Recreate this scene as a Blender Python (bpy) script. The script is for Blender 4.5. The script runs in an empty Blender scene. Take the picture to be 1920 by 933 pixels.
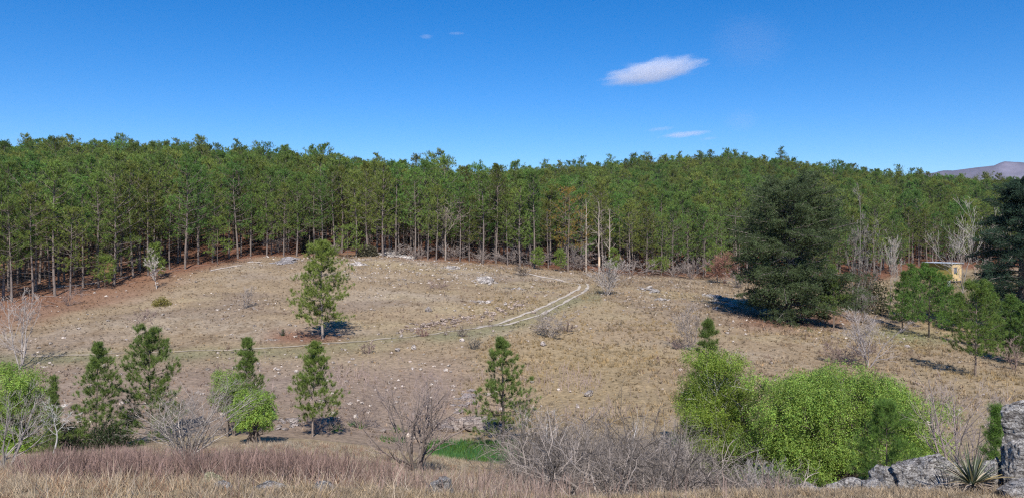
import bpy, bmesh, math, random
import numpy as np
S = bpy.context.scene
# ------------------------------------------------------------------ camera, sky, sun, exposure
F = 1478.0            # focal length in photograph pixels (frame 1920 wide)
HY = 440.0            # row of the horizon
cam_d = bpy.data.cameras.new('camera'); cam = bpy.data.objects.new('camera', cam_d)
S.collection.objects.link(cam); S.camera = cam
cam.location = (0, 0, 0); cam.rotation_euler = (math.radians(90), 0, 0)
cam_d.sensor_width = 36.0; cam_d.lens = 36.0*F/1920; cam_d.shift_y = -26.5/1920
cam_d.clip_start = 0.1; cam_d.clip_end = 20000
SUN_EL, SUN_AZ = 43.0, 4.0
W = bpy.data.worlds.new('World'); S.world = W; W.use_nodes = True
wn = W.node_tree.nodes; wl = W.node_tree.links
bg = wn['Background']; bg.inputs['Strength'].default_value = 0.117
sky = wn.new('ShaderNodeTexSky'); sky.sky_type = 'NISHITA'; sky.sun_disc = False
sky.sun_elevation = math.radians(SUN_EL); sky.sun_rotation = math.radians(180-SUN_AZ)
sky.altitude = 1800; sky.air_density = 1.0; sky.dust_density = 0.1; sky.ozone_density = 3.0
hs = wn.new('ShaderNodeHueSaturation'); hs.inputs['Saturation'].default_value = 1.44
tm = wn.new('ShaderNodeVectorMath'); tm.operation = 'MULTIPLY'; tm.inputs[1].default_value = (0.80, 0.865, 1.0)
wl.new(sky.outputs[0], hs.inputs['Color']); wl.new(hs.outputs[0], tm.inputs[0]); wl.new(tm.outputs[0], bg.inputs['Color'])
sd = bpy.data.lights.new('sun', 'SUN'); sun = bpy.data.objects.new('sun', sd); S.collection.objects.link(sun)
sd.energy = 5.0; sd.angle = math.radians(0.5); sd.color = (1.0, 0.95, 0.88)
sun.rotation_euler = (math.radians(90-SUN_EL), 0, math.radians(SUN_AZ))
S.view_settings.view_transform = 'Standard'; S.view_settings.look = 'None'
S.view_settings.exposure = 0.25; S.view_settings.gamma = 1.0; S.view_settings.use_curve_mapping = False
S.render.engine = 'CYCLES'
S.cycles.max_bounces = 5; S.cycles.diffuse_bounces = 2; S.cycles.glossy_bounces = 1
S.cycles.transmission_bounces = 2; S.cycles.transparent_max_bounces = 4; S.cycles.volume_bounces = 5
S.cycles.use_adaptive_sampling = True; S.cycles.adaptive_threshold = 0.006; S.cycles.filter_width = 1.2; S.cycles.use_denoising = False

# ------------------------------------------------------------------ helpers
def rs(seed): return np.random.default_rng(seed)
def norm(v): return v/np.maximum(np.linalg.norm(v, axis=-1, keepdims=True), 1e-9)
def _h(ix, iy, iz, s):
    n = (ix*374761393 + iy*668265263 + iz*2147483647 + s*974634777) & 0xffffffff
    n = ((n ^ (n >> 13))*1274126177) & 0xffffffff
    n = ((n ^ (n >> 16))*2246822519) & 0xffffffff
    return ((n ^ (n >> 15)) & 0xffffff)/float(0xffffff)
def vnoise(x, y, z=None, s=0):
    if z is None: z = np.zeros_like(x)
    xi, yi, zi = np.floor(x), np.floor(y), np.floor(z)
    fx, fy, fz = x-xi, y-yi, z-zi
    fx, fy, fz = [f*f*(3-2*f) for f in (fx, fy, fz)]
    xi, yi, zi = xi.astype(np.int64), yi.astype(np.int64), zi.astype(np.int64)
    r = 0
    for dx in (0, 1):
        for dy in (0, 1):
            for dz in (0, 1):
                w = (fx if dx else 1-fx)*(fy if dy else 1-fy)*(fz if dz else 1-fz)
                r = r + w*_h(xi+dx, yi+dy, zi+dz, s)
    return r*2-1
def fbm(x, y, z=None, o=4, s=0, gain=0.5):
    a, t, r = 1.0, 0.0, 0
    for i in range(o):
        r = r + a*vnoise(x*2**i+17.3*i, y*2**i-9.1*i, None if z is None else z*2**i+3.7*i, s+i)
        t += a; a *= gain
    return r/t
def ss(x, a, b):
    t = np.clip((x-a)/(b-a), 0, 1); return t*t*(3-2*t)

class Geo:
    """collects triangles and quads with a colour per vertex; build() links them as one mesh object"""
    def __init__(s): s.V, s.C, s.F3, s.F4, s.n = [], [], [], [], 0
    def add(s, v, f, c):
        v = np.asarray(v, float).reshape(-1, 3)
        c = np.asarray(c, float)
        if c.ndim == 1: c = np.tile(c, (len(v), 1))
        s.V.append(v); s.C.append(c); f = np.asarray(f, np.int64)
        (s.F3 if f.shape[1] == 3 else s.F4).append(f+s.n); s.n += len(v)
    def mesh(s, name, mat, smooth=False):
        V = np.concatenate(s.V); C = np.concatenate(s.C)
        f3 = np.concatenate(s.F3) if s.F3 else np.zeros((0, 3), np.int64)
        f4 = np.concatenate(s.F4) if s.F4 else np.zeros((0, 4), np.int64)
        me = bpy.data.meshes.new(name)
        me.vertices.add(len(V)); me.vertices.foreach_set('co', V.astype(np.float32).ravel())
        me.loops.add(f3.size+f4.size)
        me.loops.foreach_set('vertex_index', np.concatenate([f3.ravel(), f4.ravel()]).astype(np.int32))
        me.polygons.add(len(f3)+len(f4))
        st = np.concatenate([np.arange(len(f3))*3, f3.size+np.arange(len(f4))*4]).astype(np.int32)
        me.polygons.foreach_set('loop_start', st)
        me.polygons.foreach_set('use_smooth', np.full(len(st), smooth))
        me.update(calc_edges=True)
        a = me.color_attributes.new('tint', 'FLOAT_COLOR', 'POINT')
        a.data.foreach_set('color', np.c_[C, np.ones(len(C))].astype(np.float32).ravel())
        me.materials.append(mat)
        return me
    def build(s, name, mat, parent=None, smooth=False, loc=None):
        o = bpy.data.objects.new(name, s.mesh(name, mat, smooth)); S.collection.objects.link(o)
        if parent is not None: o.parent = parent
        if loc is not None: o.location = loc
        return o
def tag(o, label=None, cat=None, group=None, kind=None):
    if label: o['label'] = label
    if cat: o['category'] = cat
    if group: o['group'] = group
    if kind: o['kind'] = kind
    return o
def empty(name, loc, rz=0, sc=1.0):
    o = bpy.data.objects.new(name, None); S.collection.objects.link(o)
    o.location = loc; o.rotation_euler = (0, 0, rz); o.scale = (sc,)*3; o.empty_display_size = 0.3
    return o
def frame(T):
    ref = np.where(np.abs(T[..., 2:3]) > 0.9, np.array([1., 0, 0]), np.array([0, 0, 1.]))
    U = norm(np.cross(T, ref)); return U, np.cross(T, U)
def tubes(g, P, R, sides, col, rng=None, jit=0.0):
    """P (M,N,3) polylines, R (M,N) radii"""
    M, N, _ = P.shape
    if M == 0: return
    T = norm(np.gradient(P, axis=1)); U, Vv = frame(T)
    a = np.arange(sides)*2*np.pi/sides
    ring = np.cos(a)[None, None, :, None]*U[:, :, None, :]+np.sin(a)[None, None, :, None]*Vv[:, :, None, :]
    V = P[:, :, None, :]+ring*R[:, :, None, None]
    i = np.arange(M)[:, None, None]*N*sides; j = np.arange(N-1)[None, :, None]*sides; k = np.arange(sides)[None, None, :]
    k2 = (k+1) % sides
    f = np.stack([i+j+k, i+j+k2, i+j+sides+k2, i+j+sides+k], -1).reshape(-1, 4)
    c = np.broadcast_to(np.asarray(col, float), (M, N, sides, 3)) if np.ndim(col) == 1 else np.broadcast_to(np.asarray(col)[:, None, None, :], (M, N, sides, 3))
    g.add(V.reshape(-1, 3), f, c.reshape(-1, 3))
def walk(rng, start, d, L, N, wig, up):
    M = len(start); P = np.zeros((M, N, 3)); P[:, 0] = start; d = norm(d)
    for i in range(1, N):
        d = norm(d+rng.normal(0, wig, (M, 3))+np.array([0, 0, up]))
        P[:, i] = P[:, i-1]+d*(L/(N-1))[:, None]
    return P
def spawn(rng, P, R, n, ang, lr, t0, t1, up, wig, N, rr=0.6):
    """n children on each polyline of P"""
    M, K, _ = P.shape
    idx = np.repeat(np.arange(M), n); t = rng.uniform(t0, t1, len(idx))
    x = t*(K-1); i = np.minimum(x.astype(int), K-2); f = (x-i)[:, None]
    st = P[idx, i]*(1-f)+P[idx, i+1]*f; T = norm(P[idx, i+1]-P[idx, i])
    U, V = frame(T); a = rng.uniform(0, 2*np.pi, len(idx))[:, None]
    an = np.radians(rng.normal(ang, ang*0.25, len(idx)))[:, None]
    d = T*np.cos(an)+(U*np.cos(a)+V*np.sin(a))*np.sin(an)
    Lp = np.linalg.norm(np.diff(P, axis=1), axis=2).sum(1)[idx]
    L = Lp*lr*rng.uniform(0.6, 1.25, len(idx))*(1.15-0.5*t)
    r0 = (R[idx, i]*(1-f[:, 0])+R[idx, i+1]*f[:, 0])*rr
    C = walk(rng, st, d, L, N, wig, up)
    RC = r0[:, None]*np.linspace(1, 0.35, N)[None, :]
    return C, RC
def needles(g, rng, pos, axis, n, L, w, col, spread=0.8, cvar=0.25):
    """tufts: n thin triangles at each position"""
    M = len(pos); 
    if M == 0: return
    p = np.repeat(pos, n, 0); a = np.repeat(norm(axis), n, 0); K = len(p)
    d = norm(a*rng.uniform(0.1, 1.0, (K, 1))+rng.normal(0, spread, (K, 3)))
    L_ = L*rng.uniform(0.6, 1.15, (K, 1)) if np.ndim(L) == 0 else np.repeat(L, n)[:, None]*rng.uniform(0.6, 1.15, (K, 1))
    U, V = frame(d); b = rng.uniform(0, 2*np.pi, (K, 1)); s = (U*np.cos(b)+V*np.sin(b))*w/2
    p = p+a*rng.uniform(-0.3, 0.4, (K, 1))*L_
    tri = np.stack([p-s*0.7, p+s*0.7, p+d*L_+s*0.25], 1)
    c = np.repeat(col, n, 0) if np.ndim(col) == 2 else np.tile(col, (K, 1))
    c = c*rng.uniform(1-cvar, 1+cvar, (K, 1))
    g.add(tri.reshape(-1, 3), np.arange(K*3).reshape(-1, 3), np.repeat(c, 3, 0))
def leaves(g, rng, pos, size, col, up=0.5, droop=0.0, aspect=0.5, cvar=0.2, out=None):
    K = len(pos)
    nrm = rng.normal(0, 1, (K, 3)); nrm = norm(nrm)+np.array([0, 0, up])
    if out is not None: nrm = nrm+out*0.7
    nrm = norm(nrm); d = rng.normal(0, 1, (K, 3))+np.array([0, 0, -droop]); d = norm(d-nrm*(d*nrm).sum(1, keepdims=True))
    s = np.cross(nrm, d); sz = size*rng.uniform(0.6, 1.3, (K, 1))
    q = np.stack([pos, pos+d*sz*0.5+s*sz*aspect*0.5, pos+d*sz, pos+d*sz*0.5-s*sz*aspect*0.5], 1)
    c = (np.asarray(col) if np.ndim(col) == 2 else np.tile(col, (K, 1)))*rng.uniform(1-cvar, 1+cvar, (K, 1))
    g.add(q.reshape(-1, 3), np.arange(K*4).reshape(-1, 4), np.repeat(c, 4, 0))

# ------------------------------------------------------------------ materials
def newmat(name):
    m = bpy.data.materials.new(name); m.use_nodes = True
    n = m.node_tree.nodes; l = m.node_tree.links; b = n['Principled BSDF']
    return m, n, l, b
def mat_tint(name, rough=0.8, transl=0.0, noise=None, amt=0.25, bump=0.0, objvar=0.0, spec=0.2, bscale=None):
    m, n, l, b = newmat(name)
    at = n.new('ShaderNodeAttribute'); at.attribute_name = 'tint'; src = at.outputs['Color']
    geo = n.new('ShaderNodeTexCoord')
    if noise:
        nt = n.new('ShaderNodeTexNoise'); nt.inputs['Scale'].default_value = noise; nt.inputs['Detail'].default_value = 5
        nt.inputs['Roughness'].default_value = 0.65
        l.new(geo.outputs['Object'], nt.inputs['Vector'])
        mr = n.new('ShaderNodeMapRange'); mr.inputs['From Min'].default_value = 0.3; mr.inputs['From Max'].default_value = 0.7
        mr.inputs['To Min'].default_value = 1-amt; mr.inputs['To Max'].default_value = 1+amt
        l.new(nt.outputs[0], mr.inputs['Value'])
        vm = n.new('ShaderNodeVectorMath'); vm.operation = 'SCALE'; l.new(src, vm.inputs[0]); l.new(mr.outputs[0], vm.inputs['Scale'])
        src = vm.outputs[0]
        if bump:
            bp = n.new('ShaderNodeBump'); bp.inputs['Strength'].default_value = 0.9; bp.inputs['Distance'].default_value = bump
            l.new(nt.outputs[0], bp.inputs['Height']); l.new(bp.outputs[0], b.inputs['Normal'])
    if objvar:
        oi = n.new('ShaderNodeObjectInfo'); hv = n.new('ShaderNodeHueSaturation')
        m1 = n.new('ShaderNodeMapRange'); m1.inputs['To Min'].default_value = 0.5-0.05*objvar; m1.inputs['To Max'].default_value = 0.5+0.035*objvar
        m2 = n.new('ShaderNodeMapRange'); m2.inputs['To Min'].default_value = 1-0.28*objvar; m2.inputs['To Max'].default_value = 1+0.28*objvar
        mm = n.new('ShaderNodeMath'); mm.operation = 'MULTIPLY'; mm.inputs[1].default_value = 7.31
        mf = n.new('ShaderNodeMath'); mf.operation = 'FRACT'
        l.new(oi.outputs['Random'], m1.inputs['Value']); l.new(oi.outputs['Random'], mm.inputs[0]); l.new(mm.outputs[0], mf.inputs[0]); l.new(mf.outputs[0], m2.inputs['Value'])
        l.new(src, hv.inputs['Color']); l.new(m1.outputs[0], hv.inputs['Hue']); l.new(m2.outputs[0], hv.inputs['Value']); src = hv.outputs[0]
    l.new(src, b.inputs['Base Color']); b.inputs['Roughness'].default_value = rough
    b.inputs['Specular IOR Level'].default_value = spec
    if transl:
        tr = n.new('ShaderNodeBsdfTranslucent'); mx = n.new('ShaderNodeMixShader'); mx.inputs[0].default_value = transl
        l.new(src, tr.inputs['Color']); l.new(b.outputs[0], mx.inputs[1]); l.new(tr.outputs[0], mx.inputs[2])
        l.new(mx.outputs[0], n['Material Output'].inputs['Surface'])
    return m
M_needle = mat_tint('pine_needles', 0.55, 0.22, spec=0.35)
M_needle_far = mat_tint('plantation_needles', 0.55, 0.22, objvar=1.0, spec=0.3)
M_leaf = mat_tint('green_leaves', 0.5, 0.35, spec=0.3)
M_grass = mat_tint('dry_grass', 0.85, 0.25)
M_bark = mat_tint('bark', 0.9, noise=6, amt=0.35, bump=0.02)
M_twig = mat_tint('bare_twigs', 0.85, noise=3, amt=0.25)
M_wall = mat_tint('painted_wood', 0.8, noise=2.5, amt=0.12)

def mat_rock(name, scale=1.0, light=(0.42, 0.40, 0.40), dark=(0.12, 0.105, 0.11)):
    m, n, l, b = newmat(name)
    tc = n.new('ShaderNodeTexCoord'); at = n.new('ShaderNodeAttribute'); at.attribute_name = 'tint'
    mp = n.new('ShaderNodeMapping'); mp.inputs['Scale'].default_value = (1, 1, 2.6); mp.inputs['Rotation'].default_value = (0.3, 0.35, 0)
    l.new(tc.outputs['Object'], mp.inputs[0])
    n1 = n.new('ShaderNodeTexNoise'); n1.inputs['Scale'].default_value = 4*scale; n1.inputs['Detail'].default_value = 9; n1.inputs['Roughness'].default_value = 0.7
    l.new(mp.outputs[0], n1.inputs['Vector'])
    n2 = n.new('ShaderNodeTexNoise'); n2.inputs['Scale'].default_value = 22*scale; n2.inputs['Detail'].default_value = 5; n2.inputs['Roughness'].default_value = 0.7
    l.new(tc.outputs['Object'], n2.inputs['Vector'])
    r1 = n.new('ShaderNodeValToRGB'); e = r1.color_ramp.elements
    e[0].position = 0.36; e[0].color = (*dark, 1); e[1].position = 0.62; e[1].color = (*light, 1)
    e2 = e.new(0.48); e2.color = (*[0.6*a+0.4*c for a, c in zip(light, dark)], 1)
    l.new(n1.outputs[0], r1.inputs[0])
    r2 = n.new('ShaderNodeValToRGB'); q = r2.color_ramp.elements
    q[0].position = 0.42; q[0].color = (0.55, 0.52, 0.5, 1); q[1].position = 0.6; q[1].color = (1.25, 1.25, 1.22, 1)
    l.new(n2.outputs[0], r2.inputs[0])
    mx = n.new('ShaderNodeVectorMath'); mx.operation = 'MULTIPLY'; l.new(r1.outputs[0], mx.inputs[0]); l.new(r2.outputs[0], mx.inputs[1])
    vo = n.new('ShaderNodeTexVoronoi'); vo.feature = 'DISTANCE_TO_EDGE'; vo.inputs['Scale'].default_value = 2.6*scale
    wv = n.new('ShaderNodeVectorMath'); wv.operation = 'MULTIPLY_ADD'; wv.inputs[1].default_value = (0.35, 0.35, 0.35)
    l.new(n1.outputs['Color'], wv.inputs[0]); l.new(mp.outputs[0], wv.inputs[2]); l.new(wv.outputs[0], vo.inputs['Vector'])
    cr = n.new('ShaderNodeMapRange'); cr.inputs['From Max'].default_value = 0.035; cr.inputs['To Min'].default_value = 0.4; l.new(vo.outputs['Distance'], cr.inputs['Value'])
    ck = n.new('ShaderNodeVectorMath'); ck.operation = 'SCALE'; l.new(mx.outputs[0], ck.inputs[0]); l.new(cr.outputs[0], ck.inputs['Scale']); mx = ck
    mx2 = n.new('ShaderNodeVectorMath'); mx2.operation = 'MULTIPLY'; l.new(mx.outputs[0], mx2.inputs[0]); l.new(at.outputs['Color'], mx2.inputs[1])
    l.new(mx2.outputs[0], b.inputs['Base Color']); b.inputs['Roughness'].default_value = 0.92
    b.inputs['Specular IOR Level'].default_value = 0.15
    ad = n.new('ShaderNodeMath'); ad.operation = 'MULTIPLY_ADD'; ad.inputs[1].default_value = 0.35
    l.new(n2.outputs[0], ad.inputs[0]); l.new(n1.outputs[0], ad.inputs[2])
    ad2 = n.new('ShaderNodeMath'); ad2.operation = 'MULTIPLY_ADD'; ad2.inputs[1].default_value = 0.8; l.new(cr.outputs[0], ad2.inputs[0]); l.new(ad.outputs[0], ad2.inputs[2])
    bp = n.new('ShaderNodeBump'); bp.inputs['Strength'].default_value = 1.0; bp.inputs['Distance'].default_value = 0.11/scale
    l.new(ad2.outputs[0], bp.inputs['Height']); l.new(bp.outputs[0], b.inputs['Normal'])
    return m
M_rock = mat_rock('lichened_rock', 1.9, light=(0.50, 0.48, 0.46), dark=(0.15, 0.135, 0.13))
M_rockfar = mat_rock('weathered_rock', 0.7, light=(0.54, 0.51, 0.48), dark=(0.24, 0.2, 0.19))

# ------------------------------------------------------------------ terrain
YN = {  # column px: (distance, row) pairs read off the photograph
 -250: [(9,930),(14,898),(20,868),(24,858),(30,870),(36,865),(41,830),(47,780),(55,725),(62,690),(70,640),(78,605),(90,575),(105,535),(120,500),(150,460),(180,418),(210,380),(260,380),(320,384)],
 0:    [(9,928),(14,895),(20,862),(24,852),(30,862),(36,848),(41,800),(47,750),(55,705),(62,676),(70,625),(78,590),(90,556),(105,510),(120,480),(150,442),(180,398),(210,367),(260,374),(320,384)],
 300:  [(9,925),(14,893),(20,850),(24,838),(30,846),(36,818),(41,780),(47,742),(55,692),(62,661),(70,620),(78,586),(90,545),(105,501),(120,474),(150,439),(180,393),(210,361),(260,374),(320,388)],
 600:  [(9,932),(14,900),(20,850),(24,826),(30,832),(36,820),(41,788),(47,742),(55,686),(62,650),(70,613),(78,580),(90,538),(105,495),(120,472),(150,446),(180,410),(210,390),(260,390),(320,394)],
 870:  [(9,940),(14,915),(20,885),(24,872),(30,878),(36,864),(41,838),(47,780),(55,708),(62,656),(70,612),(78,582),(90,545),(105,508),(120,486),(150,466),(180,448),(210,442),(260,420),(320,393)],
 1100: [(9,945),(14,930),(20,912),(24,900),(30,880),(36,850),(41,806),(47,762),(55,704),(62,664),(70,622),(78,588),(90,552),(105,529),(120,518),(150,492),(180,464),(210,444),(260,408),(320,368)],
 1400: [(9,925),(14,938),(20,945),(24,922),(30,882),(36,836),(41,795),(47,760),(55,706),(62,672),(70,636),(78,611),(90,582),(105,556),(120,536),(150,508),(180,472),(210,438),(260,396),(320,348)],
 1650: [(9,920),(14,938),(20,940),(24,920),(30,880),(36,834),(41,796),(47,762),(55,716),(62,688),(70,660),(78,640),(90,614),(105,588),(120,566),(150,528),(180,495),(210,462),(260,424),(320,388)],
 1920: [(9,915),(14,930),(20,925),(24,900),(30,868),(36,830),(41,800),(47,766),(55,730),(62,706),(70,684),(78,665),(90,642),(105,606),(120,578),(150,535),(180,500),(210,468),(260,432),(320,402)],
 2200: [(9,915),(14,930),(20,925),(24,900),(30,868),(36,832),(41,805),(47,775),(55,740),(62,720),(70,700),(78,680),(90,655),(105,620),(120,590),(150,545),(180,510),(210,478),(260,440),(320,412)],
}
tp = np.linspace(-250, 2200, 160); tl = np.linspace(math.log(9), math.log(7000), 420)
_c = sorted(YN); _tab = []
for k in _c:
    y = np.array([a for a, b in YN[k]]+[400, 600, 1200, 7000], float)
    z = [-(b-HY)/F*a for a, b in YN[k]]; z += [z[-1]+1.5, z[-1]-15, -40, -60]
    _tab.append(np.interp(np.exp(tl), y, z))
_tab = np.array(_tab)
TAB = np.array([np.interp(tp, _c, _tab[:, j]) for j in range(len(tl))]).T
def _smooth(a, n, ax):
    k = np.exp(-0.5*(np.arange(-3*n, 3*n+1)/n)**2); k /= k.sum()
    pad = [(0, 0), (0, 0)]; pad[ax] = (3*n, 3*n); b = np.pad(a, pad, mode='edge')
    return np.apply_along_axis(lambda r: np.convolve(r, k, 'valid'), ax, b)
TAB = _smooth(_smooth(TAB, 5, 0), 3, 1)
def lookup(px, Y):
    a = np.clip((px-tp[0])/(tp[1]-tp[0]), 0, len(tp)-1.001); b = np.clip((np.log(np.maximum(Y, 9))-tl[0])/(tl[1]-tl[0]), 0, len(tl)-1.001)
    i, j = a.astype(int), b.astype(int); u, v = a-i, b-j
    return (TAB[i, j]*(1-u)+TAB[i+1, j]*u)*(1-v)+(TAB[i, j+1]*(1-u)+TAB[i+1, j+1]*u)*v
def hgt(X, Y):
    X, Y = np.asarray(X, float), np.asarray(Y, float)
    z = lookup(960+F*X/np.maximum(Y, 9), Y)
    k = np.clip(Y/9, 0, 1); z = z*k+(-1.7)*(1-k)
    am = np.clip(Y/45, 0.3, 1.0)
    z = z+am*(0.34*fbm(X/9, Y/9, o=3, s=5)+0.10*fbm(X/2.2, Y/2.2, o=2, s=9))
    return z
def G(X, Y): return float(hgt(np.array([X]), np.array([Y]))[0])
def at(px, Y, dz=0.0):
    X = (px-960)/F*Y; return (X, Y, G(X, Y)+dz)
_ys = np.exp(np.linspace(math.log(7), math.log(400), 3000))
def ray(px, py):
    """ground point seen at a photograph pixel"""
    X = (px-960)/F*_ys; zr = -(py-HY)/F*_ys; zg = hgt(X, _ys); i = int(np.argmax(zg > zr))
    return np.array([X[i], _ys[i], zg[i]])
EDGE = [(-300,76),(-100,80),(0,84),(105,88),(200,95),(340,104),(445,113),(600,117),(800,118),(900,120),(1000,122),(1100,127),(1250,130),(1400,134),(1560,142),(1660,152),(1720,168),(1850,176),(2200,182)]
def edgeY(px): return np.interp(px, [a for a, b in EDGE], [b for a, b in EDGE])

# colour of the soil and thatch, by place
def ground_col(X, Y):
    px = 960+F*X/np.maximum(Y, 4); z = hgt(X, Y); py = HY-F*z/np.maximum(Y, 4)
    n1 = fbm(X/7, Y/7, o=4, s=21); n2 = fbm(X/1.3, Y/1.3, o=3, s=31); n3 = fbm(X/20, Y/20, o=2, s=41)
    base = np.stack([0.37+0.0*X, 0.272+0*X, 0.182+0*X], -1)
    def mix(c, t):
        nonlocal base
        t = np.clip(t, 0, 1)[..., None]; base = base*(1-t)+np.array(c)*t
    mix((0.42, 0.33, 0.25), 0.9*ss(n1, 0.05, 0.5))
    mix((0.29, 0.215, 0.165), 0.75*ss(fbm(X/14, Y/9, o=4, s=51), 0.05, 0.4)); mix((0.43, 0.335, 0.21), 0.6*ss(fbm(X/11, Y/6, o=4, s=57), 0.1, 0.45))
    mix((0.25, 0.175, 0.115), 0.7*ss(n2, 0.1, 0.6))
    mix((0.39, 0.29, 0.18), 0.8*ss(n3+0.5*n1, -0.15, 0.35)*ss(px, 850, 1050)*(1-ss(Y, 100, 115)))
    mix((0.37, 0.27, 0.155), 0.6*ss(px, 860, 960)*(1-ss(px, 1220, 1330))*ss(py, 640, 665)*(1-ss(py, 760, 800))*ss(n1, -0.5, 0.2))
    mix((0.31, 0.225, 0.185), 0.7*ss(py, 650, 700)*(1-ss(px, 820, 930))*(Y > 36))
    # greenish short turf beside the track
    tr = track_y(px); g = np.exp(-((py-tr-8)/13.0)**2)*(px < 1130)*(Y > 50)
    mix((0.25, 0.235, 0.135), 0.75*g*ss(n1, -0.6, 0.2))
    mix((0.28, 0.28, 0.13), 0.8*np.exp(-((px-1700)/70)**2-((Y-84)/7)**2))
    # red needle litter in the wood and under the single pine
    e = edgeY(px); w = ss(Y-e+3*n1+2-4*ss(px, 430, 520), -7, 3)
    mix((0.215, 0.092, 0.06), 0.93*w)
    mix((0.235, 0.185, 0.10), 0.8*ss(px, 1640, 1740)*ss(Y, 95, 110)*(1-ss(Y, 155, 175)))
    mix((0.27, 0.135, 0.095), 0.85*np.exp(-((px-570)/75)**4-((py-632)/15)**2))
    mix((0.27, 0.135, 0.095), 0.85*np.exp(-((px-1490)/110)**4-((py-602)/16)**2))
    mix((0.28, 0.15, 0.10), 0.75*ss(430-px, 0, 200)*ss(Y-e+16+4*n1, 0, 8)*(Y > 70))
    # foreground brow: pale straw and bare earth
    mix((0.40, 0.32, 0.205), 0.8*(1-ss(Y, 26, 31)))
    mix((0.10, 0.16, 0.05), 0.8*green(px, py, Y))
    return base*np.array([0.84, 0.86, 0.82])
def track_y(px): return np.interp(px, [-100,60,250,450,600,780,900,1000,1060,1100], [668,668,661,655,645,628,614,589,560,545])
def green(px, py, Y):
    return ss(px, 790, 830)*(1-ss(px, 955, 990))*(Y > 31)*(Y < 42.5)*ss(py, 826, 836)

def grid(rows, us, y0):
    Y = np.repeat(rows, len(us)).reshape(len(rows), len(us)); X = us[None, :]*(Y+y0)
    return X, Y
g = Geo()
rows = np.concatenate([np.exp(np.arange(math.log(7), math.log(372), 0.0065))-12, np.exp(np.linspace(math.log(380), math.log(7200), 40))-12])
us = np.concatenate([np.linspace(-2.2, -0.78, 30)[:-1], np.linspace(-0.78, 0.78, 560), np.linspace(0.78, 2.2, 30)[1:]])
X, Y = grid(rows, us, 12.0)
Z = hgt(X, Y)
# valley-side bank: broken ledges rather than a smooth slope
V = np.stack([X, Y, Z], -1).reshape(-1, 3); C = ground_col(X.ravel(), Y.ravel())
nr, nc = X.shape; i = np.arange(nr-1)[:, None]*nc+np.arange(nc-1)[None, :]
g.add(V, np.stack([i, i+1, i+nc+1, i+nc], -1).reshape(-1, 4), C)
M_ground = mat_tint('hill_soil', 0.95, noise=3.5, amt=0.38, bump=0.12, spec=0.1)
tag(g.build('ground', M_ground, smooth=True), kind='structure')

# track: two pale wheel ruts, then the faint continuation either way
def ribbon(pts, w, col, seed, lift=0.02):
    P = np.array([ray(*p)[:2] for p in pts]); d = np.r_[0, np.cumsum(np.linalg.norm(np.diff(P, axis=0), axis=1))]
    n = max(8, int(d[-1]/0.35)); t = np.linspace(0, d[-1], n); Q = np.stack([np.interp(t, d, P[:, k]) for k in (0, 1)], 1)
    for _ in range(6): Q[1:-1] = 0.5*Q[1:-1]+0.25*(Q[2:]+Q[:-2])
    T = np.gradient(Q, axis=0); T /= np.linalg.norm(T, axis=1, keepdims=True); Nn = np.stack([-T[:, 1], T[:, 0]], 1)
    k = 5; s = np.linspace(-0.5, 0.5, k)
    wl_ = w*(1+0.9*fbm(t/1.1, t*0+seed, o=3, s=seed)); wr_ = w*(1+0.9*fbm(t/0.9, t*0+seed+7, o=3, s=seed+3))
    ww = np.where(s[None, :] < 0, wl_[:, None], wr_[:, None])
    XY = Q[:, None, :]+Nn[:, None, :]*(s[None, :]*ww)[..., None]
    z = np.maximum.reduce([hgt(XY[..., 0]+a, XY[..., 1]+b) for a, b in ((0, 0), (0.15, 0), (-0.15, 0), (0, 0.15), (0, -0.15))])+lift
    V = np.concatenate([XY, z[..., None]], 2).reshape(-1, 3); i = np.arange(n-1)[:, None]*k+np.arange(k-1)[None, :]
    c = np.array(col)*(1+0.18*fbm(V[:, 0]*2, V[:, 1]*2, o=3, s=3))[:, None]
    return V, np.stack([i, i+1, i+k+1, i+k], -1).reshape(-1, 4), c
g = Geo()
g.add(*ribbon([(895,613),(950,602),(1000,584),(1040,565),(1068,551),(1084,542),(1088,536),(1084,532)], 0.33, (0.46, 0.40, 0.33), 1))
g.add(*ribbon([(893,616),(960,607),(1010,592),(1055,570),(1085,553),(1100,543),(1104,536),(1098,531)], 0.33, (0.46, 0.40, 0.33), 2))
g.add(*ribbon([(1086,533),(1060,528),(1030,521),(1000,516),(960,510)], 0.7, (0.5, 0.43, 0.36), 3))
g.add(*ribbon([(892,615),(850,620),(780,630),(700,637),(640,643),(560,650),(450,655)], 0.28, (0.36, 0.31, 0.24), 4))
g.add(*ribbon([(450,655),(380,657),(300,660),(200,663),(110,667),(60,668)], 0.3, (0.36, 0.30, 0.22), 5))
tag(g.build('track', mat_tint('track_dust', 0.95, noise=4, amt=0.15)), kind='structure')

# far mountain
g = Geo()
mx_, my_ = np.linspace(1900, 6000, 130), np.linspace(4200, 6200, 70)
X, Y = np.meshgrid(mx_, my_); px = 960+F*X/Y
top = np.interp(960+F*X/5000, [1500,1640,1700,1770,1830,1870,1920,2100,2500], [440,402,336,322,314,310,309,304,330])
Z = -60+((HY-top)/F*5000+60)*np.exp(-((Y-5000)/520)**2*1.2)+55*fbm(X/260, Y/260, o=5, s=61)*np.clip((Y-4300)/400, 0, 1)*(np.abs(Y-5000) > 60)
V = np.stack([X, Y, Z], -1).reshape(-1, 3); nr, nc = X.shape; i = np.arange(nr-1)[:, None]*nc+np.arange(nc-1)[None, :]
nn = fbm(V[:, 0]/180, V[:, 1]/180, o=5, s=71)[:, None]
g.add(V, np.stack([i, i+1, i+nc+1, i+nc], -1).reshape(-1, 4), np.array([0.125, 0.115, 0.15])*(1+0.5*nn))  # bluish base colour carries part of the distance haze
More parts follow.
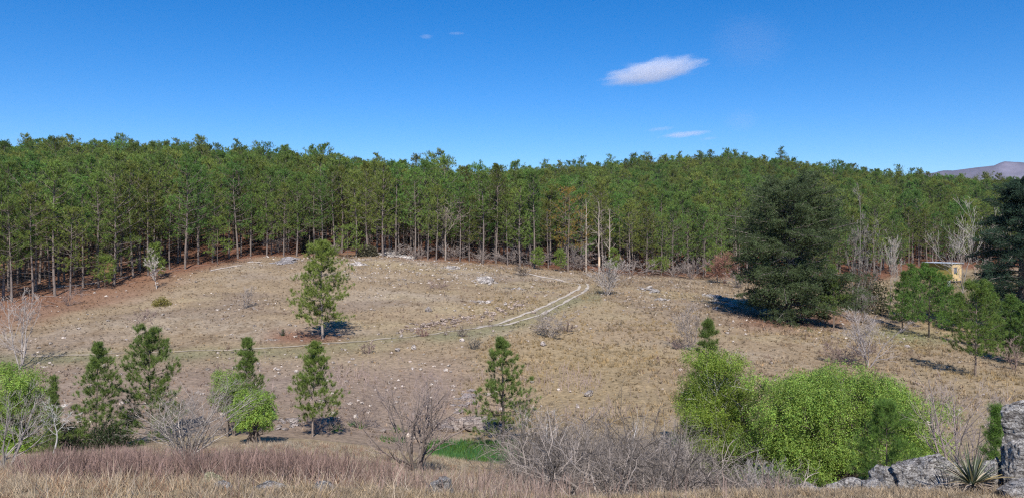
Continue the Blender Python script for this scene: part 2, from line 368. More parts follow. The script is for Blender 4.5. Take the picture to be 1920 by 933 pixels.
tag(g.build('mountain', mat_tint('far_hillside', 0.95, noise=0.01, amt=0.3, bump=14), smooth=True), kind='structure')

# ------------------------------------------------------------------ rocks
_ico = {}
def ico(n):
    if n not in _ico:
        bm = bmesh.new(); bmesh.ops.create_icosphere(bm, subdivisions=n, radius=1.0); bm.verts.ensure_lookup_table()
        _ico[n] = (np.array([v.co[:] for v in bm.verts]), np.array([[v.index for v in f.verts] for f in bm.faces])); bm.free()
    return _ico[n]
def rock_verts(seed, n=3, cuts=9, rough=0.12, strata=0.0):
    rng = rs(seed); V, Fc = ico(n); V = V.copy()
    for k in range(cuts):
        d = norm(rng.normal(0, 1, 3)); h = rng.uniform(0.5, 0.85); t = V@d; V = V-np.maximum(t-h, 0)[:, None]*d*0.92
    o = rng.uniform(0, 50, 3); q = V*1.6+o
    V = V*(1+rough*fbm(q[:, 0], q[:, 1], q[:, 2], o=5 if n > 3 else 3, s=seed, gain=0.55))[:, None]
    if strata:
        q = V*np.array([1.1, 1.1, 5.0])+o; r = fbm(q[:, 0]+q[:, 2]*0.25, q[:, 1], q[:, 2], o=4, s=seed+5, gain=0.6)
        crk = np.minimum(np.abs(fbm(q[:, 0]*1.4, q[:, 1]*1.4, q[:, 2]*0.5, o=2, s=seed+8)), 0.08)/0.08
        V = V*(1+strata*r-0.07*(1-crk)**2)[:, None]
    return V, Fc
def rock_obj(name, label, cat, pos, size, seed, n=5, rz=0, tilt=(0, 0), group=None, sink=0.25, mat=None, tint=(1, 1, 1), strata=0.10, cuts=10):
    V, Fc = rock_verts(seed, n, cuts, 0.16, strata)
    V = V*np.array(size)/2
    ca, sa = math.cos(tilt[0]), math.sin(tilt[0]); V = V@np.array([[1, 0, 0], [0, ca, -sa], [0, sa, ca]]).T
    ca, sa = math.cos(tilt[1]), math.sin(tilt[1]); V = V@np.array([[ca, 0, sa], [0, 1, 0], [-sa, 0, ca]]).T
    V[:, 2] += size[2]*(0.5-sink)
    g = Geo(); g.add(V, Fc, tint); o = g.build(name, mat or M_rock, smooth=(n >= 5), loc=pos); o.rotation_euler = (0, 0, rz)
    return tag(o, label, cat, group)
def outcrop(label, px, py, wpx, hpx, seed, n=26, flat=0.35, slope=0.0, group=None, tint=(1, 1, 1), big=0.2):
    """a ledge of slabs lying over one another, one thing"""
    p = ray(px, py); Y = p[1]; w = wpx/F*Y; dep = max(1.2, hpx/F*Y/0.22)
    rng = rs(seed); g = Geo()
    for k in range(n):
        x = rng.uniform(-.5, .5)*w; y = rng.normal(0, 0.25)*dep*math.sqrt(max(0.1, 1-(2*x/w)**2)) + slope*x
        s = 1.25*w*big*rng.uniform(0.35, 1.1)*(1.25-abs(2*x/w)); V, Fc = rock_verts(seed*37+k % 9, 3 if s > 0.5 else 2, 8, 0.14)
        V = V*np.array([s, s*rng.uniform(.5, .9), s*flat*rng.uniform(.6, 1.3)])/2*1.2; a = rng.uniform(-.5, .5); ti = rng.normal(0, 0.15)
        V = V@np.array([[math.cos(a), -math.sin(a), 0], [math.sin(a), math.cos(a), 0], [0, 0, 1]]).T
        V[:, 2] += V[:, 0]*ti; z = G(p[0]+x, Y+y)-p[2]+s*flat*0.15
        g.add(V+np.array([x, y, z]), Fc, np.array(tint)*rng.uniform(0.75, 1.15))
    return tag(g.build('rock_outcrop', M_rockfar, loc=tuple(p)), label, 'rock outcrop', group)

# ------------------------------------------------------------------ plants: builders
PINE = np.array([0.138, 0.200, 0.044])
def pine_parts(seed, H, rad, cb, whorls, tuft_n, nl, L, w, col=PINE, tr=0.10, prof='young', spread=0.5, lean=0.0, fitp=84, colvar=0.25, dens=1.0, bark=(0.20, 0.155, 0.125), up=0.14):
    """trunk and crown of a pine, base at the origin. prof: young = cone, mature = rounded high crown"""
    rng = rs(seed); gt, gc = Geo(), Geo()
    n = 10; z = np.linspace(-0.25, H, n); P = np.zeros((1, n, 3)); P[0, :, 2] = z
    ph = rng.uniform(0, 6.28, 2); am = H*0.008
    P[0, :, 0] = am*np.sin(z/H*4+ph[0])-am*math.sin(ph[0])+lean*z; P[0, :, 1] = am*np.sin(z/H*5+ph[1])-am*math.sin(ph[1])
    R = (tr*(1-0.86*np.clip(z/H, 0, 1)))[None, :]
    tubes(gt, P, R, 7, bark)
    def trunk(zz): return np.stack([np.interp(zz, z, P[0, :, 0]), np.interp(zz, z, P[0, :, 1]), zz], -1)
    hs_ = []; ds = []; Ls = []; ups = []
    zw = np.linspace(cb*H, H*0.985, whorls)
    for a, zz in enumerate(zw):
        t = (zz-cb*H)/(H*(1-cb)); nb = rng.integers(4, 7)
        if prof == 'young': r = rad*((1-t)**0.8+0.05)*(0.65+0.35*min(1, t/0.15)); el = 0.0+0.75*t*t
        elif prof == 'dome': r = rad*(0.75+0.25*min(1, t/0.25))*(1-t**2.2)**0.65; el = 0.05+0.7*t*t
        elif prof == 'cone': r = rad*(1-t)**0.9; el = 0.05+0.8*t
        elif prof == 'bushy': r = rad*math.sqrt(max(0.02, 1-(1.25*t-0.35)**2/0.95)); el = 0.05+0.7*t*t
        else: r = rad*math.sqrt(max(0.03, 1-(1.55*t-0.6)**2)); el = -0.05+0.95*t
        b0 = rng.uniform(0, 6.28)
        for k in range(nb):
            az = b0+k*2*np.pi/nb+rng.normal(0, 0.25); e = el+rng.normal(0, 0.12)
            hs_.append(zz+rng.normal(0, 0.02)*H); ds.append([math.cos(az)*math.cos(e), math.sin(az)*math.cos(e), math.sin(e)])
            Ls.append(r*rng.uniform(0.55, 1.15)*(1 if rng.random() > 0.1 else 0.5))
    hs_, ds, Ls = np.array(hs_).clip(0, H*0.99), np.array(ds), np.array(Ls)
    B = walk(rng, trunk(hs_), ds, Ls, 6, 0.08, up)
    BR = (tr*0.28*(Ls/rad).clip(0.3, 1))[:, None]*np.linspace(1, 0.3, 6)[None, :]
    tubes(gt, B, BR, 4, np.array(bark)*0.85)
    # side shoots
    k = max(1, int(3*dens)); C_, CR = spawn(rng, B, BR, k+1, 48, 0.42, 0.25, 0.95, 0.16, 0.12, 4, 0.6)
    tubes(gt, C_, CR, 3, np.array(bark)*0.85)
    pos, ax = [], []
    for Q, m, lo in ((B, tuft_n, 0.6), (C_, max(2, tuft_n-2), 0.62)):
        M, K, _ = Q.shape; t = np.r_[np.ones(1), np.linspace(lo, 0.93, m-1)] if m > 1 else np.ones(1)
        for tt in t:
            x = min(tt*(K-1), K-1.001); i = int(x); f = x-i
            tan = norm(Q[:, i+1]-Q[:, i]); pos.append(Q[:, i]*(1-f)+Q[:, i+1]*f+rng.normal(0, L*0.35, (M, 3))); ax.append(norm(tan*0.7+np.array([0, 0, 0.75])))
    pos.append(trunk(np.linspace(H*0.9, H, 3))); ax.append(np.tile([0, 0, 1.], (3, 1)))
    pos, ax = np.concatenate(pos), np.concatenate(ax)
    k_ = (rad-L*0.4)/max(1e-3, np.percentile(np.hypot(pos[:, 0]-lean*pos[:, 2], pos[:, 1]), fitp)); pos[:, :2] *= k_
    for q_ in gt.V[1:]: q_[:, :2] *= k_
    c = col*rng.uniform(1-colvar, 1+colvar, (len(pos), 1))*np.array([1, 1, 1])+rng.normal(0, 0.006, (len(pos), 1))*np.array([1, .3, 0])
    needles(gc, rng, pos, ax, nl, L, w, np.clip(c, 0.01, 1), spread)
    return gt, gc
def pine(label, px, ytop, Y, halfw_px, seed, group=None, cb=0.12, prof='young', whorls=13, tuft_n=4, nl=26, L=0.16, w=0.016, col=PINE, cat='pine tree', tr=None, dens=1.0, rz=0, name='pine_tree', lean=0.0, up=0.07, **kw):
    p = at(px, Y); H = (HY-ytop)/F*Y-p[2]; e = empty(name, p, rz)
    gt, gc = pine_parts(seed, H, halfw_px/F*Y, cb, whorls, tuft_n, nl, L, w, col, tr or H*0.012, prof, dens=dens, lean=lean, up=up, **kw)
    gt.build('trunk', M_bark, e, True); gc.build('crown', M_needle, e)
    return tag(e, label, cat, group)

def bare(label, px, ytop, Y, halfw_px, seed, stems=1, cat='bare tree', name='bare_tree', group=None, col=(0.33, 0.29, 0.27), levels=None, r0=None, trunkfrac=0.25, tipcol=None, ybase=None, fork=35, parts=True, wig=0.12, spread=0.55, up=0.08, dz=0.0):
    if ybase is not None: p = tuple(ray(px, ybase)); Y = p[1]
    else: p = at(px, Y)
    H = (HY-ytop)/F*Y-p[2]; rng = rs(seed); r0 = r0 or H*0.014
    Wd = halfw_px/F*Y
    az = rng.uniform(0, 6.28)+np.arange(stems)*2*np.pi/stems+rng.normal(0, 0.3, stems)
    lean_ = spread*rng.uniform(0.3, 1.1, stems)*(Wd/H)*1.6 if stems > 1 else np.array([0.04])
    d = np.stack([np.cos(az)*lean_, np.sin(az)*lean_, np.ones(stems)], 1)
    P0 = walk(rng, np.tile([0, 0, -0.15], (stems, 1))+d*np.array([0.05, 0.05, 0]), d, np.full(stems, H*0.85)*rng.uniform(0.8, 1.1, stems), 9, wig*0.6, 0.03)
    R0 = np.full((stems, 1), r0)*rng.uniform(0.7, 1.1, (stems, 1))*np.linspace(1, 0.22, 9)[None, :]
    levels = levels or [(8, fork, 0.5, trunkfrac, 0.95, 10), (6, 38, 0.5, 0.2, 1.0, 6), (5, 40, 0.5, 0.2, 1.0, 4)]
    allL = [(P0, R0)]; Q, RQ = P0, R0
    for (n_, an, lr, t0, t1, N) in levels:
        Q, RQ = spawn(rng, Q, RQ, n_, an, lr, t0, t1, up, wig, N, 0.5 if stems == 1 else 0.62); RQ = np.maximum(RQ, (0.0035 if Y < 45 else 0.0055)*Y/35); allL.append((Q, RQ))
    # fit to the seen width and height
    A = np.concatenate([q.reshape(-1, 3) for q, _ in allL]); sx = Wd/np.percentile(np.abs(A[:, 0]), 92 if stems == 1 else 97); sz = H/np.percentile(A[:, 2], 98.5)
    sx = min(max(sx, 0.4), 3.5); sc = np.array([sx, sx, sz])
    col = np.array(col); gt, gb = Geo(), Geo()
    for k, (q, r) in enumerate(allL):
        c = col*(1 if k < 2 else 1.0) if tipcol is None or k < 2 else np.array(tipcol)
        cc = c[None, :]*rng.uniform(0.75, 1.2, (len(q), 1))
        if k >= len(allL)-2:
            keep = rng.random(len(q)) < 0.92; q, r, cc = q[keep], r[keep], cc[keep]
        tubes(gt if (k == 0 or not parts) else gb, q*sc, r, 7 if k == 0 else (4 if k == 1 else 3), cc)
    if parts:
        e = empty(name, p); gt.build('trunk', M_twig, e, True); gb.build('branches', M_twig, e)
    else: e = gt.build(name, M_twig, loc=p)
    return tag(e, label, cat, group)

def leafy(label, px, ytop, Y, halfw_px, seed, col, nclump=36, per=1500, size=0.075, halfd=None, cr=0.8, name='broadleaf_tree', cat='tree', low=0.12, bark=(0.16, 0.13, 0.11), droop=1.0, dome=0.9, shift=0.0, gap=0.0):
    p = at(px, Y); H = (HY-ytop)/F*Y-p[2]; Wd = halfw_px/F*Y; D = halfd or Wd; rng = rs(seed)
    e = empty(name, p); gt, gc = Geo(), Geo()
    # clump centres over a dome, most of them on its outside
    kk = np.arange(nclump); zf = (kk+0.5)/nclump*1.12-0.14; th = kk*2.39996+rng.normal(0, 0.25, nclump); rr_ = np.sqrt(np.clip(1-zf*zf, 0, 1))
    c = np.stack([rr_*np.cos(th), rr_*np.sin(th), zf], 1); c = np.sign(c)*np.abs(c)**0.85+rng.normal(0, 0.05, c.shape)
    rad = np.where(rng.random((nclump, 1)) < 0.7, rng.uniform(0.82, 1.0, (nclump, 1))+0.13*(rng.random((nclump, 1)) < 0.16), rng.uniform(0.4, 0.85, (nclump, 1)))
    cc = c*rad*np.array([Wd-cr*0.6, D-cr*0.6, (H*(1-low)-cr*0.7)*dome]); cc[:, 2] += H*low; cc[:, 2] = cc[:, 2].clip(H*low*0.6, H-cr*0.55); cc[:, 0] += shift*cc[:, 2]
    cc[:, 0] *= (Wd-cr*0.75)/np.percentile(np.abs(cc[:, 0]), 94); cc[:, 2] = H*low*0.7+(cc[:, 2]-H*low*0.7)*(H-cr*0.6-H*low*0.7)/(cc[:, 2].max()-H*low*0.7)
    # limbs run from the foot to every clump
    n = len(cc); t = np.linspace(0, 1, 9)[None, :, None]; st = rng.normal(0, 0.12, (n, 1, 3))*np.array([1, 1, 0])
    mid = cc[:, None, :]*np.array([0.35, 0.35, 0.62])+rng.normal(0, 0.22, (n, 1, 3)); end = cc[:, None, :]
    P = st*(1-t)**2+2*mid*t*(1-t)+end*t*t; P += rng.normal(0, 0.035, P.shape)*np.minimum(t*3, 1)
    R = np.linspace(0.075, 0.018, 9)[None, :]*rng.uniform(0.6, 1.3, (n, 1))*min(1.0, 0.35+Wd/4.5); tubes(gt, P, R, 5, np.array(bark))
    B, BR = spawn(rng, P, R, 8, 50, 0.3, 0.45, 1.0, 0.03, 0.14, 5, 0.6); tubes(gt, B, BR, 3, np.array(bark)*1.3)
    for k in range(n):
        r = cr*rng.uniform(0.68, 1.25); m = int(per*(r/cr)**2); ns = max(6, m//22)
        # hanging sprays of leaves over the clump's upper shell
        d = norm(rng.normal(0, 1, (ns, 3))); d[:, 2] = d[:, 2]*0.7+0.25; s0 = cc[k]+d*r*rng.uniform(0.45, 1.0, (ns, 1))*np.array([1, 1, 0.72])
        f = rng.uniform(0, 1, (ns, 22, 1)); outv = norm(d*np.array([1, 1, 0.2]))[:, None, :]
        q = s0[:, None, :]+outv*f*0.22*r+np.array([0, 0, -1.0])*f*f*0.40*r*droop+rng.normal(0, 0.045*r/0.8, (ns, 22, 3))
        q = q.reshape(-1, 3); tone = rng.uniform(0.75, 1.2)*np.repeat(rng.uniform(0.7, 1.3, (ns, 1)), 22, 0)*(1+rng.normal(0, 0.07, (ns*22, 1))*np.array([1.5, 0, 0]))
        ccol = np.array(col)[None, :]*tone*np.array([1, 1, 1]); q[:, 2] = np.maximum(q[:, 2], 0.05)
        leaves(gc, rng, q, size, ccol, up=0.5, droop=0.8, aspect=0.42, out=np.repeat(d, 22, 0))
    gt.build('trunk', M_bark, e, True); gc.build('crown', M_leaf, e)
    return tag(e, label, cat)

def conifer(label, px, ytop, Y, halfw_px, seed, col, name='conifer_tree', nbr=150, top=0.35, per=46, nl=9, L=0.20, w=0.05, droop=0.12, flat=0.16, twig=(0.16, 0.14, 0.125), shape=0.8, low=0.02):
    """broad dark conifer whose foliage lies in flat plates along its limbs"""
    p = at(px, Y); H = (HY-ytop)/F*Y-p[2]; Wd = halfw_px/F*Y; rng = rs(seed); e = empty(name, p); gt, gc = Geo(), Geo()
    P = np.zeros((1, 10, 3)); P[0, :, 2] = np.linspace(-0.2, H*0.97, 10); P[0, 2:, :2] += rng.normal(0, 0.06, (8, 2))
    tubes(gt, P, np.linspace(H*0.024, 0.03, 10)[None, :], 8, (0.12, 0.095, 0.08))
    zz = np.sort(rng.uniform(low, 0.97, nbr))**0.92; az = rng.uniform(0, 6.28, nbr)+np.arange(nbr)*2.4
    r = Wd*np.where(zz < top, 0.86+0.14*np.sin(zz/top*1.57), np.maximum(0.02, 1-((zz-top)/(1.03-top))**2.0)**shape)*rng.uniform(0.62, 1.2, nbr)*(1+0.14*np.sin(az*3+zz*9))
    el = 0.10+0.75*zz**2+rng.normal(0, 0.16, nbr); d = np.stack([np.cos(az)*np.cos(el), np.sin(az)*np.cos(el), np.sin(el)], 1)
    st = np.stack([np.zeros(nbr), np.zeros(nbr), zz*H*0.95], 1); B = walk(rng, st, d, r, 8, 0.05, -droop*0.35)
    BR = (0.012*r+0.02)[:, None]*np.linspace(1, 0.3, 8)[None, :]; tubes(gt, B, BR, 4, twig)
    Cc, CR = spawn(rng, B, BR, 7, 55, 0.33, 0.25, 1.0, 0.0, 0.1, 4, 0.5); Cc[:, :, 2] = Cc[:, :1, 2]+(Cc[:, :, 2]-Cc[:, :1, 2])*0.3
    tubes(gt, Cc, CR, 3, twig)
    for Q, m in ((B, per), (Cc, per//4)):
        M, K, _ = Q.shape; t = np.sqrt(rng.uniform(0.10, 1, (M, m)))*(K-1.001); i = t.astype(int); f = (t-i)[..., None]
        pos = Q[np.arange(M)[:, None], i]*(1-f)+Q[np.arange(M)[:, None], i+1]*f
        ln = np.linalg.norm(Q[:, -1]-Q[:, 0], axis=1)[:, None, None]
        pos = pos+rng.normal(0, 1, pos.shape)*np.array([0.14, 0.14, 0.085])*np.clip(ln, 1.2, 4.0); pos[..., 2] += 0.04
        tone = rng.uniform(0.7, 1.35, (M, 1, 1)); c = np.clip(np.array(col)*tone*rng.uniform(0.8, 1.2, (M, m, 1)), 0.005, 1)
        ax = norm(pos-P[0, :1]*0)*np.array([1, 1, 0]); ax = norm(ax)+np.array([0, 0, 0.35])
        needles(gc, rng, pos.reshape(-1, 3), ax.reshape(-1, 3), nl, L, w, c.reshape(-1, 3), 0.55)
    gt.build('trunk', M_bark, e, True); gc.build('crown', M_needle, e)
    return tag(e, label, 'conifer')

def bush(label, px, Y, wpx, hpx, seed, col, cat='bush', name='bush', size=0.09, n=2600, ybase=None, group=None, twig=(0.2, 0.17, 0.15)):
    p = tuple(ray(px, ybase)) if ybase else at(px, Y); Y = p[1]; w, h = wpx/F*Y/2, hpx/F*Y; rng = rs(seed); g = Geo()
    d = norm(rng.normal(0, 1, (n, 3))); d[:, 2] = np.abs(d[:, 2]); r = rng.uniform(0.25, 1, (n, 1))**0.6
    lump = (1+0.35*fbm(d[:, 0]*2.5, d[:, 1]*2.5, d[:, 2]*2.5, o=3, s=seed))[:, None]
    pos = d*r*lump*np.array([w, w, h])
    S0 = walk(rng, np.zeros((14, 3)), norm(rng.normal(0, 0.7, (14, 3))+np.array([0, 0, 1.2])), np.full(14, h*0.9), 5, 0.12, 0.05)
    tubes(g, S0, np.linspace(0.03, 0.01, 5)[None, :]*np.ones((14, 1)), 3, twig)
    leaves(g, rng, pos, size, np.array(col), up=0.4, aspect=0.5, cvar=0.35)
    return tag(g.build(name, M_leaf, loc=p), label, cat, group)

# ------------------------------------------------------------------ the pine plantation
NV = 12; variants = []
for k in range(NV):
    H = [13, 13.5, 12, 14, 12.5, 13, 14.2, 11.5, 13.4, 12.8, 11.8, 14][k]
    gt, gc = pine_parts(100+k, H, [2.5, 2.1, 2.9, 2.3, 2.7, 2.0, 2.5, 3.0, 2.3, 2.6, 2.4, 1.9][k], [.38, .46, .30, .50, .34, .55, .42, .20, .46, .36, .26, .6][k], [11, 9, 12, 10, 11, 8, 10, 11, 9, 10, 12, 8][k], 3, 17, 0.30, 0.058, PINE*np.array([1.0, 1.04, 0.98])*[1, .95, 1.1, .9, 1.05, 1, 1.15, 1, .85, 1.1, .95, 1][k], 0.15, 'mature', bark=(0.19, 0.155, 0.135), dens=1.3, spread=0.62, colvar=0.35, fitp=93)
    # dead snags below the crown
    rng = rs(500+k); nb = 14; z = rng.uniform(0.15, 0.5, nb)*H; a = rng.uniform(0, 6.28, nb)
    B = walk(rng, np.stack([0*z, 0*z, z], 1), np.stack([np.cos(a), np.sin(a), 0.25+0*a], 1), rng.uniform(0.5, 1.6, nb), 4, 0.1, -0.02)
    tubes(gt, B, np.linspace(0.025, 0.008, 4)[None, :]*np.ones((nb, 1)), 3, (0.2, 0.17, 0.15))
    mt = gt.mesh('trunk', M_bark, True); mc = gc.mesh('crown', M_needle_far); variants.append((mt, mc, H))
def ptree(X, Y, Ht, v, rz, lean=0.0, name='pine_tree', dz=0.0):
    mt, mc, H = variants[v]; e = empty(name, (X, Y, G(X, Y)+dz), rz, Ht/H); e.rotation_euler = (lean, lean*0.6, rz)
    for nm, m in (('trunk', mt), ('crown', mc)):
        o = bpy.data.objects.new(nm, m); S.collection.objects.link(o); o.parent = e
    return e
rng = rs(7)
# edge row, each tree where its stem shows in the photograph: (px, height m)
LAND = ['left end of the wood', 'slender pale sapling on the left slope', 'lone pine on the slope', 'yellowing pine', 'big dark conifer']
edge_px = [-60, -20, 22, 62, 103, 132, 156, 185, 214, 250, 278, 318, 347, 372, 398, 446, 470, 500, 532, 556, 590, 604, 628, 668, 690, 718, 742, 778, 802, 818, 836, 862, 880, 905, 930, 952, 975, 1002, 1028, 1180, 1212, 1240, 1262, 1290, 1318, 1345, 1600, 1640, 1690]
marks = [(0, 'the left wood end'), (292, 'the slender pale sapling'), (455, 'the grey log on the slope'), (607, 'the lone slope pine'), (840, 'the leafless wispy pine'), (1065, 'the yellowing pine'), (1140, 'the bare dead poles'), (1480, 'the big dark conifer')]
ORD = ['first', 'second', 'third', 'fourth', 'fifth', 'sixth', 'seventh', 'eighth', 'ninth', 'tenth', 'eleventh', 'twelfth', 'thirteenth']
cnt = {}; taken = []
for q, px in enumerate(edge_px):
    Y = float(edgeY(px))+rng.uniform(-1.5, 1.5); X = (px-960)/F*Y; h = rng.uniform(9.0, 14.5) if px < 1150 else rng.uniform(9.5, 11.5)
    e = ptree(X, Y, h, int(rng.integers(NV)), rng.uniform(0, 6.28), rng.normal(0, 0.02)); taken.append((X, Y))
    m = [t for a, t in marks if a <= max(px, 0)][-1]; cnt[m] = cnt.get(m, 0)+1
    word = 'tall' if h > 12.5 else ('mid-sized' if h > 11 else 'shorter')
    tag(e, f'{word} edge pine, {ORD[cnt[m]-1]} right of {m}', 'pine tree', 'pines along the edge of the plantation')
# everything behind the edge: planted lines
cand = []
for a in np.arange(-330, 420, 2.95):
    for b in np.arange(70, 372, 2.95):
        x, y = a+rng.normal(0, 0.7), b+rng.normal(0, 0.7); px = 960+F*x/y
        if px < -170 or px > 2110: continue
        if y < edgeY(px)+2.2: continue
        if 1690 < px < 1850 and y < 172: continue
        if rng.random() < 0.10+0.25*float(vnoise(np.array([x/11.]), np.array([y/11.]), s=4)[0] > 0.25): continue
        if min((x-u)**2+(y-v)**2 for u, v in taken) < 5: continue
        cand.append((y, x))
cand.sort(key=lambda t: t[0]+0.0*t[1])
inview = [c for c in cand if -25 < 960+F*c[1]/c[0] < 1945]
indiv = inview[:225]; iset = set(indiv)
for (y, x) in indiv:
    e = ptree(x, y, rng.uniform(9.5, 14.6), int(rng.integers(NV)), rng.uniform(0, 6.28), rng.normal(0, 0.015))
    px = 960+F*x/y; hh = e.scale[0]
    zone = 'left of the pale sapling' if px < 294 else 'between the pale sapling and the lone pine' if px < 605 else 'between the lone pine and the yellowing pine' if px < 1065 else 'between the yellowing pine and the dark conifer' if px < 1480 else 'beyond the big dark conifer'
    z2 = 'upslope' if y-edgeY(px) > 12 else 'just inside'
    tag(e, f'plantation pine {"high" if z2 == "upslope" else "just"} behind the edge row, {zone}', 'pine tree', f'{z2} pines {zone}')
rest = [c for c in cand if c not in iset]
pts = np.array([[x, y, 0] for y, x in rest]); pts[:, 2] = hgt(pts[:, 0], pts[:, 1])
me = bpy.data.meshes.new('pine_wood'); me.from_pydata(pts.tolist(), [], [])
n = len(pts)
def attr(nm, ty, vals, key='value'):
    a = me.attributes.new(nm, ty, 'POINT'); a.data.foreach_set(key, vals)
attr('sc', 'FLOAT', rng.normal(0.93, 0.10, n).clip(0.65, 1.2).astype(np.float32)*np.where(rng.random(n) < 0.04, 1.15, 1).astype(np.float32)); attr('idx', 'INT', rng.integers(0, NV, n).astype(np.int32))
attr('rot', 'FLOAT_VECTOR', np.c_[rng.normal(0, .02, n), rng.normal(0, .02, n), rng.uniform(0, 6.28, n)].astype(np.float32).ravel(), 'vector')
wood = bpy.data.objects.new('pine_wood', me); S.collection.objects.link(wood)
tag(wood, 'dense pine plantation covering the hill behind the edge trees', 'wood', kind='stuff')
ng = bpy.data.node_groups.new('wood', 'GeometryNodeTree')
ng.interface.new_socket('Geometry', in_out='INPUT', socket_type='NodeSocketGeometry'); ng.interface.new_socket('Geometry', in_out='OUTPUT', socket_type='NodeSocketGeometry')
N_ = ng.nodes; Lk = ng.links; gi = N_.new('NodeGroupInput'); go = N_.new('NodeGroupOutput')
iop = N_.new('GeometryNodeInstanceOnPoints'); jn = N_.new('GeometryNodeJoinGeometry')
src = {}
for o in S.objects:
    if o.type == 'MESH' and o.parent and o.data.name in [m.name for v in variants for m in v[:2]]: src.setdefault(o.data.name, o)
for mt, mc, H in reversed(variants):
    jj = N_.new('GeometryNodeJoinGeometry')
    for m in (mt, mc):
        oi = N_.new('GeometryNodeObjectInfo'); oi.transform_space = 'ORIGINAL'; oi.inputs['Object'].default_value = src[m.name]; oi.inputs['As Instance'].default_value = True
        Lk.new(oi.outputs['Geometry'], jj.inputs[0])
    g2 = N_.new('GeometryNodeGeometryToInstance'); Lk.new(jj.outputs[0], g2.inputs[0]); Lk.new(g2.outputs[0], jn.inputs[0])
def named(nm, ty):
    a = N_.new('GeometryNodeInputNamedAttribute'); a.data_type = ty; a.inputs['Name'].default_value = nm; return a.outputs[0]
iop.inputs['Pick Instance'].default_value = True
Lk.new(gi.outputs[0], iop.inputs['Points']); Lk.new(jn.outputs[0], iop.inputs['Instance']); Lk.new(named('idx', 'INT'), iop.inputs['Instance Index'])
Lk.new(named('rot', 'FLOAT_VECTOR'), iop.inputs['Rotation']); Lk.new(named('sc', 'FLOAT'), iop.inputs['Scale']); Lk.new(iop.outputs[0], go.inputs[0])
md = wood.modifiers.new('wood', 'NODES'); md.node_group = ng

# ------------------------------------------------------------------ single trees of the wood edge
pine('yellowing pine with golden-brown needles on the wood edge', 1065, 362, 121, 36, 210, cb=0.34, prof='mature', whorls=9, tuft_n=3, nl=14, L=0.30, w=0.055, col=np.array([0.30, 0.20, 0.04]))
def pole(label, px, ytop, Y, seed, pale=False, lean=0.0):
    p = at(px, Y); H = (HY-ytop)/F*Y-p[2]; rng = rs(seed); e = empty('dead_tree', p); g = Geo(); gb = Geo()
    P = np.zeros((1, 9, 3)); P[0, :, 2] = np.linspace(-0.2, H, 9); P[0, :, 0] = lean*P[0, :, 2]+rng.normal(0, 0.04, 9)
    c = (0.36, 0.30, 0.25); tubes(g, P, np.linspace(0.17, 0.04, 9)[None, :], 7, c)
    if pale: tubes(g, P[:, 1:3]*np.array([1, 1, 1]), np.array([[0.19, 0.175]]), 7, (0.62, 0.46, 0.33))
    B, BR = spawn(rng, P, np.linspace(0.17, 0.04, 9)[None, :], 26, 62, 0.15, 0.35, 1.0, 0.05, 0.14, 5, 0.35); tubes(gb, B, BR, 3, c)
    Cc, CR = spawn(rng, B, BR, 3, 45, 0.5, 0.3, 1.0, 0.05, 0.14, 3, 0.6); tubes(gb, Cc, CR, 3, c)
    g.build('trunk', M_twig, e, True); gb.build('branches', M_twig, e); return tag(e, label, 'dead tree')
pole('tall bare dead trunk just right of the yellowing pine', 1099, 374, 124, 221)
pole('tall bare dead trunk with raw pale wood near its foot', 1123, 378, 123, 222, True)
pole('shorter thin dead trunk right of the pale-footed one', 1143, 392, 127, 223)
bare('leafless wispy pine with grey twigs standing out of the wood edge', 835, 372, 119, 26, 231, col=(0.30, 0.25, 0.21), r0=0.14)
# young bright pines at the foot of the wood
for (lab, px, yt, Y, hw, sd_) in [
  ('small bright flat-topped pine at the far left of the wood foot', 197, 486, 92, 20, 241),
  ('bright low pine left of the pale sapling', 292, 462, 96, 16, 242),
  ('broad bright low pine on the slope crest left of the lone pine', 408, 414, 107, 24, 243),
  ('round dark-based low pine on the crest right of the lone pine', 652, 430, 114, 26, 244),
  ('small bright pine at the wood foot left of the yellowing pine', 1050, 474, 120, 13, 245),
  ('small bright pine at the wood foot, two steps left of the yellowing pine', 1010, 470, 119, 12, 246),
  ('small fresh pine at the wood foot right of the dead trunks', 1150, 470, 124, 12, 247),
  ('low bushy pine at the wood foot above the rock ledges', 1237, 490, 128, 22, 248),
  ('bright low pine between the ledges and the big dark conifer', 1345, 470, 127, 26, 249)]:
    pine(lab, px, yt, Y, hw, sd_, cb=0.3, prof='bushy', whorls=7, tuft_n=3, nl=14, L=0.26, w=0.045, col=PINE*np.array([1.35, 1.3, 1.1]), name='young_pine', cat='young pine')
bare('slender pale sapling on the left slope below the wood', 294, 466, 84, 15, 251, col=(0.42, 0.37, 0.33), r0=0.06, ybase=541)

# ------------------------------------------------------------------ lone pine and the valley pines
pine('lone pine with rounded crown standing on the open slope', 605, 457, 65, 44, 301, cb=0.20, prof='dome', whorls=22, tuft_n=5, nl=34, L=0.22, w=0.030, dens=1.3, col=PINE*np.array([1.4, 1.25, 1.1]), tr=0.11, bark=(0.30, 0.25, 0.21))
pine('slim young pine at the left with layered open branches', 178, 647, 31.5, 43, 302, cb=0.12, whorls=15, nl=40, L=0.15, w=0.016)
pine('thick bushy young pine behind the grey brushy shrub', 284, 627, 35, 50, 303, cb=0.05, prof='bushy', whorls=17, nl=42, L=0.17, w=0.018, dens=1.4)
pine('narrow young pine rising behind the small green tree', 462, 637, 38, 30, 304, cb=0.1, whorls=14, nl=40, L=0.16, w=0.018)
pine('upright young pine on the brow below the lone pine', 586, 645, 37, 39, 305, cb=0.24, whorls=13, nl=42, L=0.17, w=0.018, col=PINE*np.array([1.15, 1.1, 1.0]), bark=(0.25, 0.20, 0.17))
